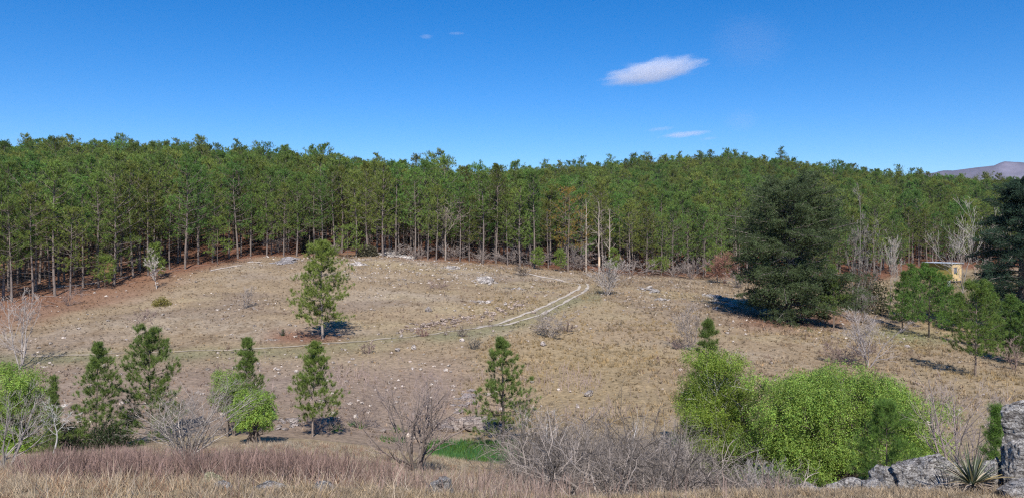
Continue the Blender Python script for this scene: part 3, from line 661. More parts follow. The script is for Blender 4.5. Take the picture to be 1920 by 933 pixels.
pine('tall open-branched young pine beside the green grass patch', 943, 638, 38.5, 52, 306, cb=0.20, whorls=12, nl=46, L=0.19, w=0.020, bark=(0.10, 0.08, 0.07), tr=0.085)
pine('tiny narrow pine poking up beside the left green tree', 97, 708, 30, 16, 307, cb=0.05, whorls=14, nl=22, L=0.12, w=0.012, dens=1.3)
pine('dark pine leaning out behind the yellow-green tree', 1322, 607, 33, 34, 308, cb=0.15, whorls=12, nl=42, L=0.19, w=0.018, col=PINE*0.8, lean=-0.0)
pine('small soft pine growing in front of the bright green tree', 1664, 768, 20, 52, 309, cb=0.03, prof='bushy', whorls=11, nl=30, L=0.15, w=0.009, dens=1.4, col=PINE*np.array([0.8, 1.0, 0.8]))
pine('little pine peeping out behind the largest boulder', 1868, 772, 12.5, 24, 310, cb=0.03, prof='bushy', whorls=8, nl=30, L=0.10, w=0.006, col=PINE*np.array([0.9, 1.1, 0.9]))
# right-hand side of the valley
pine('small straight pine at the corner of the big dark conifer', 1563, 500, 82, 26, 311, cb=0.28, whorls=12, nl=28, L=0.24, w=0.035)
pine('broad-crowned pine casting a shadow on the green turf', 1742, 508, 84, 46, 312, cb=0.22, prof='dome', whorls=14, nl=32, L=0.27, w=0.038, col=PINE*np.array([0.8, 1.05, 0.8]), bark=(0.07, 0.06, 0.05))
pine('tall pine standing alone before the right-hand thicket', 1829, 542, 60, 42, 313, cb=0.25, prof='bushy', whorls=14, nl=34, L=0.24, w=0.03, col=PINE*np.array([0.95, 1.0, 0.8]))
for lab, px, yt, Y, hw, sd_ in [
  ('thin pine at the left of the small right-hand group', 1692, 512, 92, 18, 321), ('pine second from the left in the small right-hand group', 1712, 498, 96, 22, 322),
  ('pine behind the broad-crowned one in the right-hand group', 1735, 496, 99, 24, 323), ('pine below the hut, right of the broad-crowned pine', 1772, 520, 97, 18, 324),
  ('narrow dark pine under the white bare tree', 1798, 552, 92, 16, 325), ('pine right of the white bare tree trunk', 1850, 528, 80, 22, 326),
  ('bushy pine at the right border of the meadow', 1892, 556, 72, 26, 327), ('low pine cut by the right border of the picture', 1921, 574, 70, 28, 328)]:
    pine(lab, px, yt, Y, hw+5, sd_, cb=0.16, prof='young', whorls=14, tuft_n=4, nl=26, L=0.25, w=0.036, col=PINE*np.array([0.85, 1.0, 0.85])*(0.8+0.05*(sd_ % 5)), bark=(0.12, 0.10, 0.085))
conifer('big broad dark conifer with shaggy layered limbs', 1480, 342, 84, 106, 331, (0.09, 0.125, 0.05), nbr=210, per=118, top=0.6, shape=0.6)
conifer('huge dark cedar at the right border behind the meadow', 1915, 322, 92, 92, 332, (0.04, 0.075, 0.042), name='cedar_tree', nbr=170, per=130, low=0.14, top=0.3, droop=0.2)
bare('grey lichen-hung dead tree leaning on the big dark conifer', 1603, 370, 93, 34, 341, col=(0.20, 0.18, 0.16), cat='dead tree', name='dead_tree', stems=4, spread=0.5, r0=0.07, levels=[(12, 65, 0.28, 0.1, 0.95, 7), (7, 48, 0.5, 0.2, 1, 5), (6, 48, 0.55, 0.2, 1, 4)], up=-0.08, wig=0.2)
bare('tall white bare tree with dark foot in front of the hut', 1798, 378, 116, 66, 342, stems=1, col=(0.33, 0.30, 0.27), r0=0.12, trunkfrac=0.2, levels=[(13, 38, 0.62, 0.16, 0.9, 9), (6, 30, 0.5, 0.2, 1, 6), (5, 32, 0.5, 0.2, 1, 4)], up=0.1)
bare('slim white bare tree left of the pine group', 1665, 440, 100, 26, 343, col=(0.30, 0.27, 0.24), r0=0.07, levels=[(12, 34, 0.45, 0.25, 0.95, 8), (5, 32, 0.5, 0.2, 1, 5), (4, 34, 0.5, 0.2, 1, 4)], up=0.1)
bare('rusty brown leafless bush left of the big dark conifer', 1359, 474, 0, 26, 345, stems=9, ybase=531, col=(0.25, 0.13, 0.095), cat='bare shrub', name='bare_shrub', parts=False, r0=0.03)
for k, (lab, px, Y, w_, h_, c) in enumerate([
  ('olive-brown bush between the dead grey tree and the slim white one', 1632, 104, 70, 75, (0.10, 0.10, 0.045)),
  ('russet bush low beside the slim white tree', 1618, 110, 40, 60, (0.19, 0.10, 0.06)),
  ('dark green hedge-like bush under the cedar', 1885, 86, 100, 70, (0.03, 0.055, 0.025)),
  ('dark bush beneath the hut', 1845, 110, 60, 60, (0.025, 0.04, 0.022)),
  ('dark rounded bush under the edge pines on the crest', 580, 121, 36, 38, (0.05, 0.048, 0.03)),
  ('brown-green bush on the crest at the head of the stones', 690, 117, 40, 22, (0.11, 0.10, 0.06))]):
    bush(lab, px, Y, w_, h_, 400+k, c, size=0.28, n=3200)
bush('round yellow-green bush low on the left slope', 303, 0, 36, 17, 410, (0.24, 0.21, 0.05), size=0.13, n=1500, ybase=573)
bush('dark evergreen bush at the foot of the slim young pine', 205, 31, 90, 55, 411, (0.045, 0.065, 0.025), size=0.08, n=5000)
bush('dark evergreen bush at the foot of the tiny narrow pine', 125, 31, 90, 60, 412, (0.04, 0.06, 0.025), size=0.08, n=5000)
bush('tiny green seedling on the slope left of the lone pine', 530, 0, 6, 14, 413, (0.05, 0.09, 0.02), size=0.1, n=150, ybase=629)

# ------------------------------------------------------------------ bright leafy trees
BRIGHT = (0.255, 0.375, 0.07)
leafy('big bright green tree, wide domed crown behind the rocks', 1567, 676, 26, 178, 501, BRIGHT, nclump=100, per=2900, size=0.058, halfd=2.2, cr=0.75, low=0.10)
leafy('yellow-green birch-like tree left of the wide bright green one', 1345, 652, 28.5, 73, 502, (0.21, 0.29, 0.045), nclump=76, per=2500, size=0.05, halfd=1.3, cr=0.62, low=0.10, bark=(0.45, 0.42, 0.38))
leafy('small bright green tree behind the grey brushy shrub', 474, 728, 33, 42, 503, BRIGHT, nclump=16, per=2200, size=0.06, halfd=0.9, cr=0.5, low=0.35)
leafy('pale green bushy tree beside the narrow young pine', 430, 694, 36, 36, 504, (0.20, 0.29, 0.06), nclump=10, per=1900, size=0.06, halfd=0.8, cr=0.5, low=0.4)
leafy('bright green tree at the left border behind bare twigs', 25, 676, 31, 62, 505, BRIGHT, nclump=26, per=2400, size=0.06, halfd=1.2, cr=0.6, low=0.15)

# ------------------------------------------------------------------ bare trees and shrubs
FG3 = [(7, 36, 0.5, 0.12, 0.95, 9), (6, 36, 0.5, 0.2, 1, 6), (4, 36, 0.5, 0.2, 1, 4)]
GREY = (0.30, 0.255, 0.22); MAUVE = (0.24, 0.175, 0.15)
bare('large pale bare tree at the left border casting a long branchy shadow', 38, 546, 60, 52, 601, stems=3, ybase=692, col=(0.36, 0.32, 0.29), r0=0.065, levels=FG3)
bare('faint mauve bare tree beside the track on the left', 250, 580, 62, 30, 602, ybase=667, col=MAUVE, r0=0.05)
sh = [('small grey bare shrub on the open left slope', 460, 536, 578, 16, GREY), ('small mauve bare shrub below the left wood', 128, 540, 573, 22, MAUVE),
      ('round grey bare shrub at the bend of the track', 1138, 484, 553, 38, (0.36, 0.32, 0.29)), ('spreading pale bare shrub in the crook of the track', 1035, 574, 633, 40, GREY),
      ('small dark twiggy shrub right of the stones by the track', 888, 630, 655, 14, (0.14, 0.13, 0.11)), ('little dark shrub on the lower edge of the track', 866, 611, 631, 11, (0.17, 0.14, 0.12)),
      ('tiny reddish shrub at the left end of the pink rubble', 791, 616, 630, 13, (0.24, 0.14, 0.12)), ('crooked little dark bush on the crest by the upper track', 980, 488, 517, 18, (0.17, 0.14, 0.12)),
      ('pale upright bare shrub left of the dark leaning pine', 1296, 568, 657, 32, GREY), ('low brushy shrub at the foot of the pale upright one', 1270, 628, 655, 24, MAUVE),
      ('spreading crooked bare shrub on the meadow above the bright green tree', 1628, 582, 688, 62, (0.34, 0.30, 0.28)), ('low mauve brush left of the crooked bare shrub', 1585, 640, 682, 46, MAUVE),
      ('bare shrub leaning near the right border of the meadow', 1903, 630, 692, 26, MAUVE), ('dark crooked bare shrub low on the valley side', 676, 742, 803, 40, (0.24, 0.19, 0.17)),
      ('low grey brush by the foot of the upright young pine', 600, 770, 812, 46, (0.27, 0.21, 0.19)), ('small mauve twig tuft below the lone pine track', 690, 640, 662, 12, MAUVE),
      ('faint twiggy shrub right of the slope rock pile', 1065, 600, 622, 16, MAUVE), ('flattened mauve brush on the slope below the crest stones', 815, 524, 540, 24, MAUVE)]
for k, (lab, px, yt, yb, hw, c) in enumerate(sh):
    bare(lab, px, yt, 0, hw, 620+k, stems=6, cat='bare shrub', name='bare_shrub', col=c, parts=False, ybase=yb, levels=[(6, 38, 0.5, 0.1, 0.95, 6), (5, 38, 0.5, 0.2, 1, 4)] if hw < 30 else [(7, 38, 0.5, 0.1, 0.95, 7), (6, 38, 0.5, 0.2, 1, 5), (3, 38, 0.5, 0.2, 1, 3)], wig=0.16, r0=None if hw > 20 else 0.03)
# grey brush along the foot of the wood
eb = [(520,120,24,28),(625,118,20,20),(742,119,24,24),(785,119,26,22),(845,120,30,30),(905,121,30,26),(960,122,34,34),(1000,124,36,36),(1075,125,26,26),(1090,127,36,50),(1185,126,44,34),(1265,128,40,30),(1296,127,30,46),(1385,118,28,36),(1420,100,20,26),(1540,100,26,30)]
eblab = ['under the pines left of the crest', 'behind the top of the lone pine', 'above the crest stones, leftmost there', 'above the middle of the crest stones', 'below the leafless wispy pine', 'right of the wispy pine foot', 'above the upper track, left part', 'above the upper track, right part', 'under the yellowing pine', 'around the dead trunks, tallest there', 'between the track bend and the ledges', 'above the rock ledges', 'just left of the low bright pine', 'left of the big dark conifer foot', 'against the left skirt of the big dark conifer', 'against the right skirt of the big dark conifer']
for k, ((px, Y, hw, hp), lab) in enumerate(zip(eb, eblab)):
    p = at(px, Y); yt = HY-F*(p[2]+hp/F*Y)/Y
    bare('grey leafless brush '+lab, px, yt, Y, hw, 660+k, stems=8, cat='bare shrub', name='bare_shrub', group='grey brush along the foot of the wood', col=(0.27, 0.225, 0.20), parts=False, levels=[(6, 38, 0.5, 0.05, 0.95, 5), (5, 38, 0.5, 0.2, 1, 4)], wig=0.18, r0=0.035)
# foreground ones
FG3_ = [(7, 36, 0.5, 0.12, 0.95, 9), (6, 36, 0.5, 0.2, 1, 6), (4, 36, 0.5, 0.2, 1, 4)]
bare('large bare shrub with dark forked stems in front of the grass patch', 780, 702, 18.5, 84, 701, stems=6, col=(0.22, 0.18, 0.155), tipcol=(0.28, 0.22, 0.195), r0=0.042, levels=[(8, 36, 0.5, 0.12, 0.95, 9), (7, 36, 0.5, 0.2, 1, 6), (5, 36, 0.5, 0.2, 1, 4)], name='bare_shrub', cat='bare shrub')
bare('large pale brushy shrub on the left above the reddish twigs', 352, 718, 18, 108, 702, stems=12, col=(0.33, 0.295, 0.265), tipcol=(0.27, 0.235, 0.21), r0=0.028, levels=FG3, spread=0.4, name='bare_shrub', cat='bare shrub')
bare('pale tangled bare tree at the lower left border', 12, 716, 17.5, 82, 703, stems=4, col=(0.30, 0.27, 0.245), r0=0.035, levels=FG3)
bare('small bare tree with white stem below the tiny narrow pine', 98, 748, 25, 34, 704, stems=1, col=(0.55, 0.53, 0.5), r0=0.045, trunkfrac=0.35)
bare('bare many-stemmed shrub above the spiky plant', 1800, 700, 17, 84, 705, stems=7, col=(0.27, 0.22, 0.20), tipcol=(0.35, 0.29, 0.27), r0=0.035, levels=FG3, name='bare_shrub', cat='bare shrub')
bare('white-stemmed dead tree at the left end of the grey thicket', 1022, 775, 19, 44, 706, stems=1, col=(0.52, 0.49, 0.46), r0=0.045, trunkfrac=0.4, wig=0.2, cat='dead tree', name='dead_tree')
bare('white snag standing up out of the grey thicket', 1186, 768, 21, 12, 707, stems=1, col=(0.6, 0.57, 0.54), r0=0.03, trunkfrac=0.6, wig=0.15, cat='dead tree', name='dead_tree', levels=[(5, 40, 0.25, 0.6, 1, 5), (3, 40, 0.4, 0.3, 1, 4)])
bare('dark-cored tangle of pale twigs left of the yellow-green tree', 1262, 800, 20, 44, 708, stems=9, col=(0.30, 0.27, 0.25), r0=0.03, levels=FG3, name='bare_shrub', cat='bare shrub', wig=0.28)
bare('thin bare shrub low in front of the yellow-green tree', 1420, 850, 14, 60, 709, stems=7, col=(0.35, 0.32, 0.31), r0=0.02, levels=FG3, name='bare_shrub', cat='bare shrub', wig=0.2)

# ------------------------------------------------------------------ thickets
def stems_mass(rng, X, Y, H, r, lean, wig, col, g, kids=3, sides=3, klr=0.4, kang=28, cvar=0.3, kids2=0, N=5):
    n = len(X); st = np.stack([X, Y, hgt(X, Y)-0.05], 1); d = np.stack([rng.normal(0, lean, n), rng.normal(0, lean, n), np.ones(n)], 1)
    P = walk(rng, st, d, H, N, wig, 0.04); R = r[:, None]*np.linspace(1, 0.4, N)[None, :]
    c = np.array(col)[None, :]*rng.uniform(1-cvar, 1+cvar, (n, 1)); tubes(g, P, R, sides, c)
    if kids:
        B, BR = spawn(rng, P, R, kids, kang, klr, 0.25, 0.95, 0.05, wig, 4, 0.7); tubes(g, B, BR, 3, np.repeat(c, kids, 0))
        if kids2:
            D, DR = spawn(rng, B, BR, kids2, 40, 0.5, 0.2, 0.95, 0.02, wig, 3, 0.8); tubes(g, D, DR, 3, np.repeat(np.repeat(c, kids, 0), kids2, 0))
def scatter(rng, n, px0, px1, Y0, Y1, dens=None):
    Y = np.sqrt(rng.uniform(Y0**2, Y1**2, n)); px = rng.uniform(px0, px1, n); X = (px-960)/F*Y
    if dens is not None:
        k = rng.random(n) < dens(px, Y, X); X, Y, px = X[k], Y[k], px[k]
    return X, Y, px
rng = rs(801); g = Geo()
def dn(px, Y, X):
    f = fbm(X/1.5, Y/1.5, o=3, s=81)
    return np.clip(0.75+0.9*f, 0, 1)*ss(Y, 10.3+0.003*np.abs(px-350), 11.8)*1.0*(1-ss(Y+2.0*fbm(X/2.5, Y/2.5, o=2, s=77), 13.2, 14.8))*(1-0.8*ss(px, 480, 700))*ss(px, 10, 110)
X, Y, px = scatter(rng, 15000, 0, 760, 10, 16.5, dn)
stems_mass(rng, X, Y, rng.uniform(0.22, 0.5, len(X))*(1.25-0.45*ss(Y, 13, 19)), rng.uniform(0.004, 0.008, len(X)), 0.28, 0.09, (0.20, 0.135, 0.115), g, kids=4, kang=34, cvar=0.6)
tag(g.build('reddish_brush', M_twig), 'mass of reddish leafless twigs filling the foreground on the left', 'brush', kind='stuff')
rng = rs(802); g = Geo()
def dn2(px, Y, X):
    return np.clip(0.65+0.9*fbm(X/1.2, Y/1.2, o=3, s=83), 0.05, 1)*ss(px, 930, 1030)*(1-ss(px, 1330, 1500)*ss(Y, 13, 15))*(1-ss(Y, 22, 26))*ss(Y, 10, 12)
X, Y, px = scatter(rng, 2700, 930, 1500, 10, 26, dn2)
stems_mass(rng, X, Y, rng.uniform(0.8, 2.3, len(X))*np.where(px > 1300, 0.45, 1)*np.clip(Y/17, 0.45, 1), rng.uniform(0.006, 0.016, len(X)), 0.55, 0.38, (0.185, 0.158, 0.14), g, kids=6, klr=0.55, kang=62, kids2=3, cvar=0.8, N=8)
tag(g.build('grey_thicket', M_twig), 'tangled grey lichen-covered thicket in the middle foreground', 'thicket', kind='stuff')
rng = rs(803); g = Geo()
X, Y, px = scatter(rng, 10000, 420, 1480, 6.0, 18, lambda px, Y, X: (1-ss(Y, 14, 17)*0.8)*(1-0.85*(1-ss(px, 860, 900))*(1-ss(Y, 9.8, 10.2)))* (1-0.8*ss(px, 950, 1100)*(1-ss(Y, 10, 12)))*np.clip(0.35+1.0*fbm(X/1.1, Y/1.1, o=3, s=85), 0, 1)*(1-ss(px, 1100, 1150)*ss(Y, 11, 12)))
stems_mass(rng, X, Y, rng.uniform(0.15, 0.42, len(X)), np.full(len(X), 0.005), 0.25, 0.08, (0.22, 0.16, 0.135), g, kids=3, cvar=0.5)
tag(g.build('mauve_brush', M_twig), 'sparse mauve twigs in the dry grass below the bare shrub', 'brush', kind='stuff')
# mauve haze of twigs on the lower valley side
rng = rs(804); g = Geo()
def dn4(px, Y, X):
    a = np.clip(0.15+1.2*fbm(X/4, Y/4, o=3, s=87), 0, 1)
    return a*(ss(px, 400, 480)*(1-ss(px, 1180, 1300)))*(1-ss(Y, 52, 60))
X, Y, px = scatter(rng, 6000, 400, 1300, 41, 60, dn4)
stems_mass(rng, X, Y, rng.uniform(0.35, 1.0, len(X)), np.full(len(X), 0.010), 0.3, 0.12, (0.31, 0.235, 0.215), g, kids=4, kang=40)
tag(g.build('valley_brush', M_twig), 'thin mauve brushwood spread over the lower valley side', 'brush', kind='stuff')

rng = rs(805); g = Geo()
X, Y, px = scatter(rng, 2600, -100, 2000, 44, 128, lambda px, Y, X: (Y < edgeY(px)-2)*np.clip(0.25+1.1*fbm(X/6, Y/6, o=3, s=89), 0, 1))
m_ = 5; X = np.repeat(X, m_)+rng.normal(0, .14, len(X)*m_); Y = np.repeat(Y, m_)+rng.normal(0, .14, len(Y)*m_)
stems_mass(rng, X, Y, rng.uniform(0.15, 0.5, len(X)), np.full(len(X), 0.018), 0.55, 0.15, (0.13, 0.085, 0.07), g, kids=3, kang=45, cvar=0.5)
tag(g.build('low_scrub', M_twig), 'low dark dead scrub dotted over the open hillside', 'scrub', kind='stuff')

# ------------------------------------------------------------------ grasses
def tufts(g, rng, X, Y, h, w, nb, col, splay=0.5, segs=1, cvar=0.15):
    n = len(X); K = n*nb; b = np.repeat(np.stack([X, Y, hgt(X, Y)-0.03], 1), nb, 0)+rng.normal(0, 0.35, (K, 3))*np.repeat(h, nb)[:, None]*np.array([0.5, 0.5, 0])
    H = np.repeat(h, nb)*rng.uniform(0.5, 1.2, K); d = np.stack([rng.normal(0, splay, K), rng.normal(0, splay, K), np.ones(K)], 1); d = norm(d)
    a = rng.uniform(0, 6.28, K); s = np.stack([np.cos(a), np.sin(a), 0*a], 1)*w*rng.uniform(0.6, 1.4, (K, 1))/2
    c = np.repeat(col, nb, 0)*rng.uniform(1-cvar, 1+cvar, (K, 1)); H = H[:, None]
    if segs == 1:
        V = np.stack([b-s, b+s, b+d*H], 1); g.add(V.reshape(-1, 3), np.arange(K*3).reshape(-1, 3), np.repeat(c, 3, 0))
    else:
        m = b+d*H*0.55; t = m+(norm(d+np.array([0, 0, -0.25])+np.c_[rng.normal(0, 0.35, (K, 2)), np.zeros(K)]))*H*0.5
        V = np.stack([b-s, b+s, m+s*0.7, m-s*0.7, t], 1); i = np.arange(K)[:, None]*5
        g.add(V.reshape(-1, 3), i+np.array([[0, 1, 2, 3]]), np.repeat(c, 5, 0)); g.F3.append(i+np.array([[3, 2, 4]])+g.n-K*5)
def tint(rng, n, c, v=0.2, h=0.03): return np.clip(np.array(c)[None, :]*rng.uniform(1-v, 1+v, (n, 1))+rng.normal(0, h, (n, 1))*np.array([0.5, 0.1, -0.3]), 0.02, 1)
TRK = [np.array([ray(*p)[:2] for p in L_]) for L_ in ([(893,615),(950,604),(1005,588),(1050,568),(1085,547),(1098,538)], [(1090,534),(1060,528),(1000,516)])]
def trackmask(X, Y):
    m = np.ones_like(X)
    for L_ in TRK:
        for a, b in zip(L_[:-1], L_[1:]):
            d = b-a; t = np.clip(((X-a[0])*d[0]+(Y-a[1])*d[1])/(d@d), 0, 1); r = np.hypot(X-a[0]-t*d[0], Y-a[1]-t*d[1]); m = np.minimum(m, r > 0.9)
    return m
rng = rs(811); g = Geo()
X, Y, px = scatter(rng, 95000, -180, 2100, 38, 165, lambda px, Y, X: (Y < edgeY(px)+4)*trackmask(X, Y)*np.clip(0.75+0.7*fbm(X/3, Y/3, o=3, s=91), 0.15, 1)*(1-green(px, np.full_like(px, 850), Y)))
c = ground_col(X, Y)*rng.uniform(0.45, 1.6, (len(X), 1)); c = c*(1+rng.normal(0, 0.06, (len(X), 1))*np.array([1, .2, -1]))
yel = ss(px, 870, 960)*ss(fbm(X/5, Y/5, o=2, s=95), -0.3, 0.3)
h = rng.uniform(0.08, 0.26, len(X))*(1+0.7*yel)
tufts(g, rng, X, Y, h, 0.03+0.0004*Y.mean(), 7, np.clip(c, .02, 1), 0.6)
tag(g.build('dry_grass', M_grass), 'short dry tan grass covering the open hillside', 'grass', kind='stuff')
# golden bunch grass on the right slope
rng = rs(812); g = Geo()
X, Y, px = scatter(rng, 9000, 860, 2050, 40, 98, lambda px, Y, X: trackmask(X, Y)*ss(fbm(X/6, Y/6, o=3, s=97)+0.0, -0.15, 0.35)*(1-0.75*ss(Y, 70, 90)))
c = tint(rng, len(X), (0.37, 0.275, 0.145), 0.3)
tufts(g, rng, X, Y, rng.uniform(0.2, 0.42, len(X)), 0.035, 16, c, 0.5)
tag(g.build('bunch_grass', M_grass), 'golden bunch grass in clumps over the right meadow', 'grass', kind='stuff')
# foreground straw
rng = rs(813); g = Geo()
def dn5(px, Y, X):
    b = 1-0.85*ss(Y, 10.5, 12.5)*(1-ss(Y, 18, 20))*ss(px, 40, 160)*(1-0.5*ss(px, 700, 900)); b = b*(1-0.8*ss(px, 980, 1060)*ss(Y, 12, 14)*(1-ss(px, 1500, 1560))); b = b*(1-0.85*0.75*ss(px, 1420, 1480)); return b*(1-0.5*ss(px, 450, 600)*(1-ss(Y, 12, 14)))*(1-0.75*ss(px, 375, 400)*(1-ss(px, 860, 900))*(1-ss(Y, 9.8, 10.2)))
X, Y, px = scatter(rng, 21000, -120, 2040, 5.2, 26.5, dn5)
near = 1-ss(Y, 12, 15)
c = tint(rng, len(X), (0.40, 0.33, 0.235), 0.3)*(1-0.10*near[:, None]*np.array([0, .5, 1])); k = rng.random(len(X)) < 0.22; c[k] = tint(rng, k.sum(), (0.33, 0.20, 0.13), 0.3)
h = rng.uniform(0.07, 0.22, len(X))*(1+0.35*near)*(1-0.62*ss(px, 500, 850)*near)
tufts(g, rng, X, Y, h, 0.008, 20, c, 0.5, 2, cvar=0.3)
X, Y, px = scatter(rng, 6500, 350, 2040, 6.6, 9.7)
tufts(g, rng, X, Y, rng.uniform(0.05, 0.16, len(X)), 0.008, 18, tint(rng, len(X), (0.36, 0.28, 0.19), 0.4), 0.6, 2, cvar=0.35)
X, Y, px = scatter(rng, 300, -60, 1000, 7.5, 14)
tufts(g, rng, X, Y, rng.uniform(0.25, 0.45, len(X)), 0.009, 4, tint(rng, len(X), (0.44, 0.36, 0.27), 0.35), 0.4, 2, cvar=0.3)
tag(g.build('straw_grass', M_grass), 'tall dry straw-coloured grass along the near brow', 'grass', kind='stuff')
# fresh grass by the stream
rng = rs(814); g = Geo()
X, Y, px = scatter(rng, 9000, 780, 1000, 31, 43, lambda px, Y, X: green(px, HY-F*hgt(X, Y)/Y, Y))
X2, Y2, px2 = scatter(rng, 1500, 620, 760, 38, 42.5, lambda px, Y, X: 0.25*ss(fbm(X, Y, o=2, s=7), 0, .3))
X, Y = np.r_[X, X2], np.r_[Y, Y2]
tufts(g, rng, X, Y, rng.uniform(0.15, 0.4, len(X)), 0.035, 9, tint(rng, len(X), (0.085, 0.19, 0.045), 0.45, 0.05), 0.4)
tag(g.build('green_grass', M_leaf), 'fresh green grass growing in the damp hollow', 'grass', kind='stuff')
# needle litter, fallen sticks in the wood
rng = rs(815); g = Geo()
X, Y, px = scatter(rng, 1500, -50, 1500, 80, 170, lambda px, Y, X: (Y > edgeY(px)-6))
st = np.stack([X, Y, hgt(X, Y)+0.05], 1); a = rng.uniform(0, 6.28, len(X)); P = walk(rng, st, np.stack([np.cos(a), np.sin(a), 0*a+0.05], 1), rng.uniform(0.6, 2.5, len(X)), 3, 0.06, 0)
P[:, 1:, 2] = hgt(P[:, 1:, 0], P[:, 1:, 1])+0.1
tubes(g, P, np.full((len(X), 3), 0.03), 3, (0.25, 0.19, 0.16)); tag(g.build('fallen_sticks', M_twig), 'dead sticks littering the floor of the wood', 'sticks', kind='stuff')

# ------------------------------------------------------------------ stones
rng = rs(821); g = Geo()
def stone_d(px, Y, X):
    z = hgt(X, Y); py = HY-F*z/Y; f = ss(fbm(X/5, Y/5, o=3, s=99), -0.1, 0.5)
    a = 0.06+0.8*f*f
    a = a+1.0*np.exp(-((py-np.interp(px, [480,640,800,950], [482,484,482,520]))/9)**2)*ss(px, 470, 520)*(1-ss(px, 900, 980))
    a = a+1.0*np.exp(-((px-800)/170)**2-((py-508)/26)**2)+0.5*np.exp(-((px-700)/300)**2-((py-720)/45)**2)
    a = a+0.5*np.exp(-((px-1330)/90)**2-((py-570)/25)**2)
    return np.clip(a, 0, 1)*(Y < edgeY(px)-1)*(1-0.75*ss(px, 980, 1080)*ss(py, 600, 640))*trackmask(X, Y)
X, Y, px = scatter(rng, 11500, -80, 2000, 40, 125, stone_d)
for k in range(len(X)):
    s = min(0.24, rng.lognormal(-2.15, 0.5)); V, Fc = rock_verts(900+k % 14, 1, 6, 0.15)
    a = rng.uniform(0, 6.28); V = (V*np.array([s, s*0.8, s*0.55]))@np.array([[math.cos(a), -math.sin(a), 0], [math.sin(a), math.cos(a), 0], [0, 0, 1]])
    g.add(V+np.array([X[k], Y[k], G(X[k], Y[k])+s*0.25]), Fc, np.array([1.35, 1.28, 1.2])*rng.uniform(0.55, 1.35))
tag(g.build('loose_stones', M_rockfar), 'small pale stones scattered over the hillside', 'stones', kind='stuff')
rng = rs(822); g = Geo()
for k in range(290):
    t = rng.random(); px = 750+t*255; py = np.interp(px, [750, 900, 1005], [625, 598, 572])+rng.normal(0, 7)*(0.5+0.8*t)*0.8-4
    p = ray(px, py); s = rng.lognormal(-2.0, 0.45); V, Fc = rock_verts(920+k % 14, 1, 6, 0.15)
    g.add(V*np.array([s, s, s*0.6])+p+np.array([0, 0, s*0.3]), Fc, np.array([1.12, 0.98, 0.88])*rng.uniform(0.6, 1.25))
tag(g.build('pink_rubble', M_rockfar), 'pinkish rubble banked along the upper side of the track', 'rubble', kind='stuff')
# outcrops
outcrop('pale rock pile on the slope left of the upper track', 910, 527, 48, 14, 31, 60, big=0.26, tint=(1.2, 1.18, 1.15))
outcrop('grey rock ledge under the edge pines on the crest', 533, 492, 52, 18, 32, 30, tint=(0.85, 0.85, 0.9), big=0.34)
outcrop('long row of pale slabs along the crest', 735, 480, 100, 8, 33, 56, big=0.17, tint=(1.35, 1.33, 1.3), flat=0.5)
outcrop('pale slabs below the crest row', 672, 496, 44, 10, 34, 24, big=0.25, tint=(1.25, 1.22, 1.2))
outcrop('pale ledges right of the track bend', 1218, 545, 46, 14, 35, 26, big=0.28)
outcrop('grey ledges beside the foot of the big dark conifer', 1362, 568, 62, 26, 36, 44, big=0.22)
outcrop('flat ledges just above the grey ones by the dark conifer', 1340, 556, 50, 12, 37, 24, big=0.25)
outcrop('sloping pale slab crossing the valley side', 878, 752, 60, 34, 38, 20, slope=1.6, big=0.32, tint=(1.05, 1, 1))
outcrop('broken rock step above the green grass', 880, 805, 170, 24, 39, 44, big=0.22, tint=(0.85, 0.78, 0.74), flat=0.5)
outcrop('white rubble beside the foot of the upright young pine', 545, 790, 66, 26, 40, 34, big=0.2, tint=(0.9, 0.86, 0.86))
outcrop('low pale stones on the slope under the leafless wispy pine', 850, 503, 50, 9, 43, 26, big=0.2, tint=(1.2, 1.18, 1.15))
outcrop('scattered grey rocks on the slope right of the big rock pile', 965, 541, 46, 8, 44, 18, big=0.18)
outcrop('pale rocks low on the slope between rock pile and pink rubble', 905, 566, 60, 8, 45, 20, big=0.14, tint=(1.3, 1.28, 1.25))
outcrop('grey stones breaking the grass above the lone pine top', 618, 502, 44, 8, 46, 22, big=0.18)
outcrop('thin line of grey stones under the ledges right of the bend', 1240, 562, 56, 7, 47, 20, big=0.16)
outcrop('white stones at the left foot of the lone pine', 508, 637, 34, 6, 41, 22, big=0.16, tint=(1.2, 1.15, 1.1))
outcrop('pale stones right of the foot of the lone pine', 635, 628, 26, 5, 42, 14, big=0.25, tint=(1.2, 1.2, 1.2))
for k, (lab, px, py, w_, h_, c) in enumerate([
  ('grey flat-topped boulder on the meadow right of the open-branched pine', 1104, 742, 22, 11, 1.0), ('whitish stone below the spreading pale shrub', 1018, 648, 13, 8, 1.3),
  ('grey slab on the middle of the slope', 804, 583, 18, 9, 0.9), ('white stone left of the small dark twiggy shrub', 867, 640, 12, 6, 1.5),
  ('pale boulder below the track between lone pine and dark shrub', 776, 655, 11, 8, 1.25), ('pale stone left of the pale boulder below the track', 745, 658, 12, 7, 1.2),
  ('white stone on the lower left valley side', 773, 693, 6, 5, 1.6), ('stone standing up on the right slope meadow', 1082, 764, 9, 7, 1.3),
  ('grey stone beside the wide bright green tree on its right', 1702, 750, 14, 10, 1.1), ('white stones heap on the right meadow', 1700, 652, 14, 6, 1.6),
  ('pale stone below the slope rock pile, left one', 915, 568, 12, 6, 1.4), ('pale stone below the slope rock pile, right one', 948, 573, 10, 6, 1.4)]):
    p = ray(px, py); Y = p[1]
    rock_obj('boulder', lab, 'stone', tuple(p), (w_/F*Y, w_/F*Y*0.8, h_/F*Y*1.5), 940+k, n=4, mat=M_rockfar, tint=(c, c*0.97, c*0.95), rz=k, strata=0.05)
